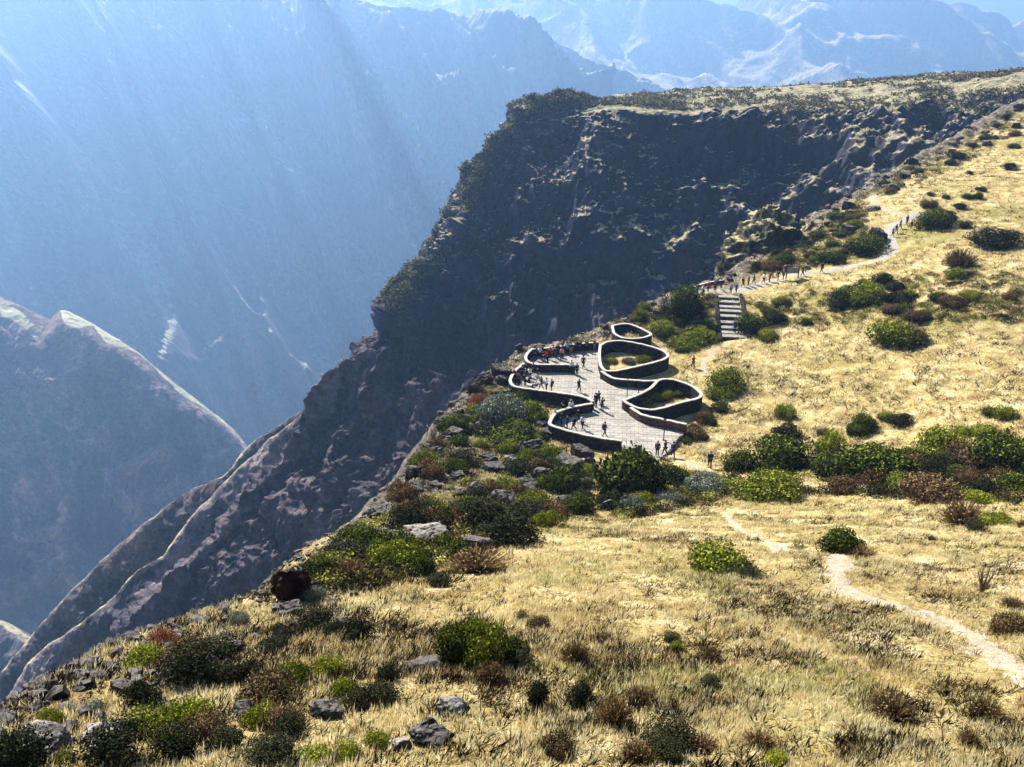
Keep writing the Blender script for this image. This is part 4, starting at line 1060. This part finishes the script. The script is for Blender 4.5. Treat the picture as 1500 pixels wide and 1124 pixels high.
def pmesh(pose, part):
    if (pose, part) in _pm: return _pm[(pose, part)]
    q_ = POSE[pose]; dz = q_.get('dz', 0); ln = q_['lean']
    def tr(x, y, z): return (x, y+ln*max(0, (z-.9))/.6, z+dz)
    V = []; E_ = []; R = []
    def add(p_, r_, par=None):
        V.append(p_); R.append(r_)
        if par is not None: E_.append((par, len(V)-1))
        return len(V)-1
    g = 1.08 if part == 'body' else 1.36
    pel = add(tr(0, 0, .93), (.135*g, .10*g))
    if part in ('body', 'jacket'):
        sp = add(tr(0, 0, 1.10), (.125*g, .09*g), pel); ch = add(tr(0, -.01, 1.28), (.15*g, .105*g), sp); up = add(tr(0, -.01, 1.39), (.11*g, .08*g), ch)
        if part == 'body':
            nk = add(tr(0, 0, 1.46), .052, up); h1 = add(tr(0, .015, 1.53), (.07, .075), nk); h2 = add(tr(0, .015, 1.60), (.08, .098), h1); add(tr(0, .0, 1.68), (.066, .08), h2); add(tr(0, .118, 1.575), .012, h1)
        for s_ in (0, 1):
            sg = -1 if s_ == 0 else 1
            sh = add(tr(sg*.18, -.01, 1.385), .062*g, up); el = add(q_['e'][s_], .046*g, sh); el_ = q_['e'][s_]; wr_ = q_['w'][s_]; wr = add(wr_, .031*g, el)
            if part == 'body':
                d = np.array(wr_)-np.array(el_); d /= np.linalg.norm(d); sd_ = np.cross(d, (0, 1, .2)); sd_ /= np.linalg.norm(sd_)
                pm = np.array(wr_)+d*.06; pi_ = add(tuple(pm), (.036, .018), wr)
                for j, (o_, l_) in enumerate(((-.027, .062), (-.009, .075), (.009, .08), (.027, .07))):
                    b1 = pm+sd_*o_+d*.03; k1 = add(tuple(b1), .009, pi_); k2 = add(tuple(b1+d*l_*.5), .0085, k1); add(tuple(b1+d*l_*.9+np.array([0, .018, -.008])), .007, k2)
                t0 = np.array(wr_)+d*.03-sd_*.035*sg; k1 = add(tuple(t0), .011, wr); add(tuple(t0+d*.04-sd_*.02*sg), .009, k1)
    if part in ('body', 'trousers'):
        for s_ in (0, 1):
            sg = -1 if s_ == 0 else 1
            hp = add(tr(sg*.09, 0, .86), .088*g, pel); kx = q_['k'][s_]; ax = q_['a'][s_]
            kn = add(kx, .056*g, hp); cf = add(tuple(np.array(kx)*.6+np.array(ax)*.4+[0, -.015, 0]), .052*g, kn); an = add(ax, .038*g*(1.15 if part != 'body' else 1), cf)
            if part == 'body': fm = add((ax[0], ax[1]+.05, .045), (.045, .035), an); add((ax[0]*1.05, ax[1]+.17, .03), (.04, .025), fm)
    m = skin(part, V, E_, R, 0, 1); _pm[(pose, part)] = m; return m
def sph(name, c, r_, sq=(1, 1, 1), cut=None, mat=None):
    bm = bmesh.new(); bmesh.ops.create_icosphere(bm, subdivisions=3, radius=r_)
    for v in bm.verts:
        if cut is not None and v.co.z < cut*r_ and v.co.y > -.3*r_: v.co.z = cut*r_; v.co.x *= .8; v.co.y *= .8
        v.co = (v.co.x*sq[0]+c[0], v.co.y*sq[1]+c[1], v.co.z*sq[2]+c[2])
    me = bpy.data.meshes.new(name); bm.to_mesh(me); bm.free()
    for p_ in me.polygons: p_.use_smooth = True
    me.materials.append(mat); return me
CLM = {}
def cloth(name, col):
    if name not in CLM: CLM[name] = simple(name+'_fabric', col, .15, .9, 14)
    return CLM[name]
CC = {'black': (.012, .012, .014), 'dark grey': (.04, .04, .045), 'red': (.55, .02, .03), 'white': (.75, .75, .73), 'navy': (.015, .03, .12), 'blue': (.03, .09, .42), 'light blue': (.25, .42, .62), 'maroon': (.16, .02, .03), 'khaki': (.26, .21, .13), 'pink': (.7, .25, .3)}
SK = simple('skin', (.38, .22, .15), .08, .6, 6); HR = simple('dark_hair', (.018, .012, .01), .2, .7, 20)
_vm = {}
def mv(me, mat, key):
    if key not in _vm: m = me.copy(); m.materials.clear(); m.materials.append(mat); _vm[key] = m
    return _vm[key]
PN = [0]
def person(p_, face, pose, jk, tr_, place, extra=None):
    lab = f'person in {jk} top {place}'; lab = lab if len(lab.split()) <= 16 else lab.replace(' the uppermost bay', ' uppermost bay').replace('in the middle of','mid')
    e_ = empty('person', p_, lab, 'person', 'visitors at the viewpoint', face, random.uniform(.98, 1.08)); PN[0] += 1
    link('body', mv(pmesh(pose, 'body'), SK, (pose, 'b')), e_)
    link('jacket', mv(pmesh(pose, 'jacket'), cloth(jk, CC[jk]), (pose, 'j', jk)), e_); link('trousers', mv(pmesh(pose, 'trousers'), cloth(tr_, CC[tr_]), (pose, 't', tr_)), e_)
    ln = POSE[pose]['lean']*.7/.6; dz = POSE[pose].get('dz', 0)
    if extra == 'hat':
        k = (pose, 'hat')
        if k not in _vm:
            mb = MB(); c = (0, ln-.0, 1.655+dz); mb.tube([(c[0], c[1], c[2]), (c[0], c[1], c[2]+.012)], [.17, .165], 16); mb.tube([(c[0], c[1], c[2]+.012), (c[0], c[1], c[2]+.09), (c[0], c[1], c[2]+.11)], [.098, .088, .05], 14)
            _vm[k] = mb.mesh('hat', [cloth('khaki', CC['khaki'])], True)
        link('hat', _vm[k], e_)
    k = (pose, 'hair')
    if k not in _vm: _vm[k] = sph('hair', (0, ln-.012, 1.615+dz), .112, (.86, 1.0, 1.0), .12, HR)
    link('hair', _vm[k], e_)
    if extra == 'pack':
        k = (pose, 'pack', tr_)
        if k not in _vm:
            bm = bmesh.new(); bmesh.ops.create_cube(bm, size=1); bmesh.ops.bevel(bm, geom=bm.edges[:], offset=.22, segments=2, affect='EDGES')
            for v in bm.verts: v.co = (v.co.x*.30, v.co.y*.18-.20+ln*.5, v.co.z*.46+1.22+dz)
            me = bpy.data.meshes.new('backpack'); bm.to_mesh(me); bm.free(); me.materials.append(cloth('dark grey', CC['dark grey'])); _vm[k] = me
        link('backpack', _vm[k], e_)
    return e_
st_, wk, cm, le, si = 'standing', 'walking', 'holding up a camera', 'leaning forward', 'sitting'
DECKP = [  # zoom x, zoom y of the feet, facing degrees, pose, top, trousers, place, extra
 (205,318,20,le,'dark grey','black','at the left end of the group along the uppermost bay wall',None),
 (238,312,0,cm,'white','black','second from the left along the uppermost bay wall','hat'),
 (262,330,10,st_,'black','navy','third from the left in the uppermost bay',None),
 (290,338,60,le,'red','black','stooping in the uppermost bay near its left end',None),
 (308,315,-20,st_,'red','black','standing upright at the uppermost bay wall, left half','pack'),
 (345,305,15,cm,'black','dark grey','right of the red topped visitor at the uppermost bay wall',None),
 (388,315,170,st_,'pink','black','alone in the middle of the uppermost bay facing the deck',None),
 (392,268,0,cm,'maroon','navy','against the wall midway round the uppermost bay','hat'),
 (488,262,-10,le,'black','black','against the wall in the right half of the uppermost bay','pack'),
 (512,262,20,st_,'dark grey','navy','beside another in the right half of the uppermost bay wall',None),
 (612,250,5,cm,'dark grey','khaki','at the right end of the uppermost bay wall',None),
 (455,405,200,st_,'white','black','left of a pair by the cusp of the upper bays',None),
 (492,425,190,st_,'black','black','right of a pair by the cusp of the upper bays','pack'),
 (535,372,-30,wk,'dark grey','black','walking alone on the deck near the top end',None),
 (505,535,200,wk,'black','black','walking alone on the middle of the deck','pack'),
 (150,425,40,le,'black','navy','bent over in the left of the middle bay',None),
 (192,420,10,st_,'dark grey','black','by the back of the middle bay','hat'),
 (95,490,60,cm,'maroon','black','at the far left tip of the middle bay',None),
 (135,495,50,le,'black','black','second from the tip of the middle bay',None),
 (212,512,80,si,'white','dark grey','sitting low in the front of the middle bay',None),
 (248,520,70,wk,'black','khaki','in the front of the middle bay, left of a pair',None),
 (282,528,75,st_,'white','black','in the front of the middle bay, right of a pair','hat'),
 (318,532,100,st_,'black','black','rightmost in the front of the middle bay','pack'),
 (350,735,60,le,'white','black','at the tip of the lowest bay',None),
 (385,765,80,cm,'black','navy','second from the tip of the lowest bay',None),
 (425,785,70,st_,'dark grey','black','third from the tip of the lowest bay',None),
 (470,800,80,wk,'navy','black','fourth from the tip of the lowest bay','pack'),
 (530,790,150,wk,'white','black','walking out of the lowest bay',None),
 (620,640,-40,st_,'black','black','by the cusp of the two lower bays, left of a pair',None),
 (664,668,-50,cm,'black','navy','by the cusp of the two lower bays, right of a pair','hat'),
 (680,838,-60,wk,'black','black','alone on the open deck near the lowest bay','pack'),
 (1042,975,-20,st_,'black','black','at the lower entrance of the deck, leftmost','pack'),
 (1095,972,30,wk,'dark grey','black','at the lower entrance, middle of three',None),
 (1150,985,-10,wk,'blue','navy','at the lower entrance, rightmost of three','pack'),
 (222,300,0,cm,'navy','black','in the back rank at the left of the uppermost bay','hat'),
 (252,298,15,le,'black','black','in the back rank, second from left, uppermost bay',None),
 (328,292,-10,cm,'white','black','behind the upright red visitor, uppermost bay',None),
 (360,288,10,st_,'black','navy','in the back rank at the middle of the uppermost bay','hat'),
 (425,280,5,le,'light blue','black','right of the middle at the uppermost bay wall',None),
 (450,275,-5,cm,'black','khaki','beside the light blue visitor at the uppermost bay wall',None),
 (560,258,10,cm,'black','black','between two groups at the right of the uppermost bay wall',None),
 (118,440,50,st_,'navy','black','at the back left of the middle bay','hat'),
 (170,455,20,cm,'white','navy','in the centre of the middle bay group',None),
 (165,490,70,si,'black','black','sitting near the tip of the middle bay',None),
 (225,450,-20,st_,'black','khaki','at the right of the middle bay group against the wall','pack'),
 (395,700,20,cm,'black','black','against the back wall of the lowest bay',None),
 (450,690,0,st_,'white','navy','against the back wall of the lowest bay, further right','hat'),
 (500,740,-40,wk,'black','black','in the centre of the lowest bay',None),
 (640,620,30,wk,'dark grey','black','just above the cusp of the two lower bays',None),
]
for a, b, fc, po, jk, tr_, pl, ex in DECKP:
    person(zp(a, b), radians(fc+random.uniform(-15, 15)), po, jk, tr_, pl, ex)
PATHP = [  # photo px, py of the feet
 (1039,686,160,wk,'navy','black','on the lower trail, left of two before the thicket','hat'),
 (1084,684,-70,wk,'light blue','khaki','on the lower trail at the edge of the thicket','pack'),
 (1015,540,20,wk,'dark grey','dark grey','alone on the grass right of the planting beds',None),
 (1075,490,180,wk,'blue','navy','on the lowest steps of the stairs',None),
 (1021,431,30,st_,'dark grey','black','leftmost at the stair head lookout',None),
 (1030,434,0,cm,'white','black','second from the left at the stair head lookout','hat'),
 (1037,428,10,st_,'red','black','third from the left at the stair head lookout',None),
 (1047,428,-10,cm,'dark grey','navy','fourth from the left at the stair head lookout',None),
 (1056,424,20,st_,'black','black','fifth from the left at the stair head lookout','pack'),
 (1070,431,180,st_,'light blue','black','at the top of the stairs, left of a pair','hat'),
 (1078,430,150,wk,'blue','navy','at the top of the stairs, right of a pair',None),
 (1088,421,-90,wk,'black','black','first on the path right of the stairs','pack'),
 (1096,419,90,st_,'dark grey','black','second on the path right of the stairs',None),
 (1104,417,60,wk,'black','navy','third on the path right of the stairs',None),
 (1118,416,-80,wk,'white','black','fourth on the path right of the stairs',None),
 (1127,414,100,st_,'maroon','black','fifth on the path right of the stairs','pack'),
 (1139,412,-60,wk,'black','khaki','sixth on the path right of the stairs',None),
 (1147,411,80,st_,'dark grey','navy','just left of the notice board on the path','hat'),
 (1175,405,-90,wk,'black','black','just right of the notice board on the path',None),
 (1203,400,90,wk,'black','black','alone midway along the paved path','pack'),
 (1307,348,200,wk,'dark grey','black','nearest of the walkers where the upper path turns',None),
 (1312,343,190,wk,'black','navy','second of the walkers where the upper path turns','pack'),
 (1318,336,210,wk,'black','black','third of the walkers where the upper path turns',None),
 (1328,329,200,st_,'navy','black','highest of the walkers where the upper path turns','hat'),
 (1334,338,160,wk,'maroon','khaki','on the grass edge beside the upper path walkers',None),
 (1270,372,-90,st_,'dark grey','black','on the bank above the paved path',None),
]
for x_, y_, fc, po, jk, tr_, pl, ex in PATHP:
    p_ = hit(x_, y_)[0]; p_ = p_+[0, 0, .03]
    if 1072 <= x_ <= 1078 and y_ > 480: p_[2] += .36
    person(p_, radians(fc+random.uniform(-15, 15)), po, jk, tr_, pl, ex)

# ------------------------------------------------------------------ haze, light, camera
def haze():
    mb = MB(); x0, x1, y0, y1, z0, z1 = -6500, 8200, -900, 9000, -1502, 760
    e2 = e+50
    mb.add([(-e2, -e2, z0), (e2, -e2, z0), (e2, e2, z0), (-e2, e2, z0), (-e2, -e2, z1), (e2, -e2, z1), (e2, e2, z1), (-e2, e2, z1)],
           [(0, 3, 2, 1), (4, 5, 6, 7), (0, 1, 5, 4), (1, 2, 6, 5), (2, 3, 7, 6), (3, 0, 4, 7)])
    m, nt = newmat('haze_air'); q = N(nt); out = q.n('ShaderNodeOutputMaterial'); v = q.n('ShaderNodeVolumePrincipled')
    v.inputs['Color'].default_value = (*HAZE_COL, 1); v.inputs['Density'].default_value = HAZE_D; v.inputs['Anisotropy'].default_value = HAZE_G
    q.l(v.outputs[0], out.inputs['Volume'])
    link('haze', mb.mesh('haze', [m]), kind='stuff')
HAZE_COL = (.30, .53, .93); HAZE_D = .00024; HAZE_G = .40
haze()
w = bpy.data.worlds.new('World'); S.world = w; w.use_nodes = True; nt = w.node_tree
bg = nt.nodes.get('Background') or nt.nodes.new('ShaderNodeBackground')
sky = nt.nodes.new('ShaderNodeTexSky'); sky.sky_type = 'NISHITA'; sky.sun_disc = False
sky.sun_elevation = SUN_EL; sky.sun_rotation = -SUN_AZ; sky.altitude = 3000; sky.air_density = 1.0; sky.dust_density = .6
nt.links.new(sky.outputs[0], bg.inputs[0]); bg.inputs[1].default_value = .05
sd = bpy.data.lights.new('sun', 'SUN'); sd.energy = 5.0; sd.angle = radians(.5); sd.color = (1, .95, .86)
so = bpy.data.objects.new('sun', sd); ROOT.objects.link(so)
from mathutils import Vector
so.rotation_euler = Vector(-SUNV).to_track_quat('-Z', 'Y').to_euler(); so.location = (-100, 100, 200)
cd = bpy.data.cameras.new('camera'); cd.sensor_width = 36; cd.lens = 36*F/1500; cd.clip_start = .5; cd.clip_end = 40000
co = bpy.data.objects.new('camera', cd); ROOT.objects.link(co); co.rotation_euler = (pi/2-PITCH, 0, 0); S.camera = co
S.view_settings.view_transform = 'Standard'; S.view_settings.look = 'None'; S.view_settings.exposure = 1.8; S.view_settings.gamma = 1
S.render.engine = 'CYCLES'
cy = S.cycles; cy.use_denoising = True; cy.max_bounces = 4; cy.diffuse_bounces = 2; cy.glossy_bounces = 1; cy.transmission_bounces = 2; cy.volume_bounces = 0; cy.transparent_max_bounces = 4
cy.use_adaptive_sampling = True; cy.adaptive_threshold = .02
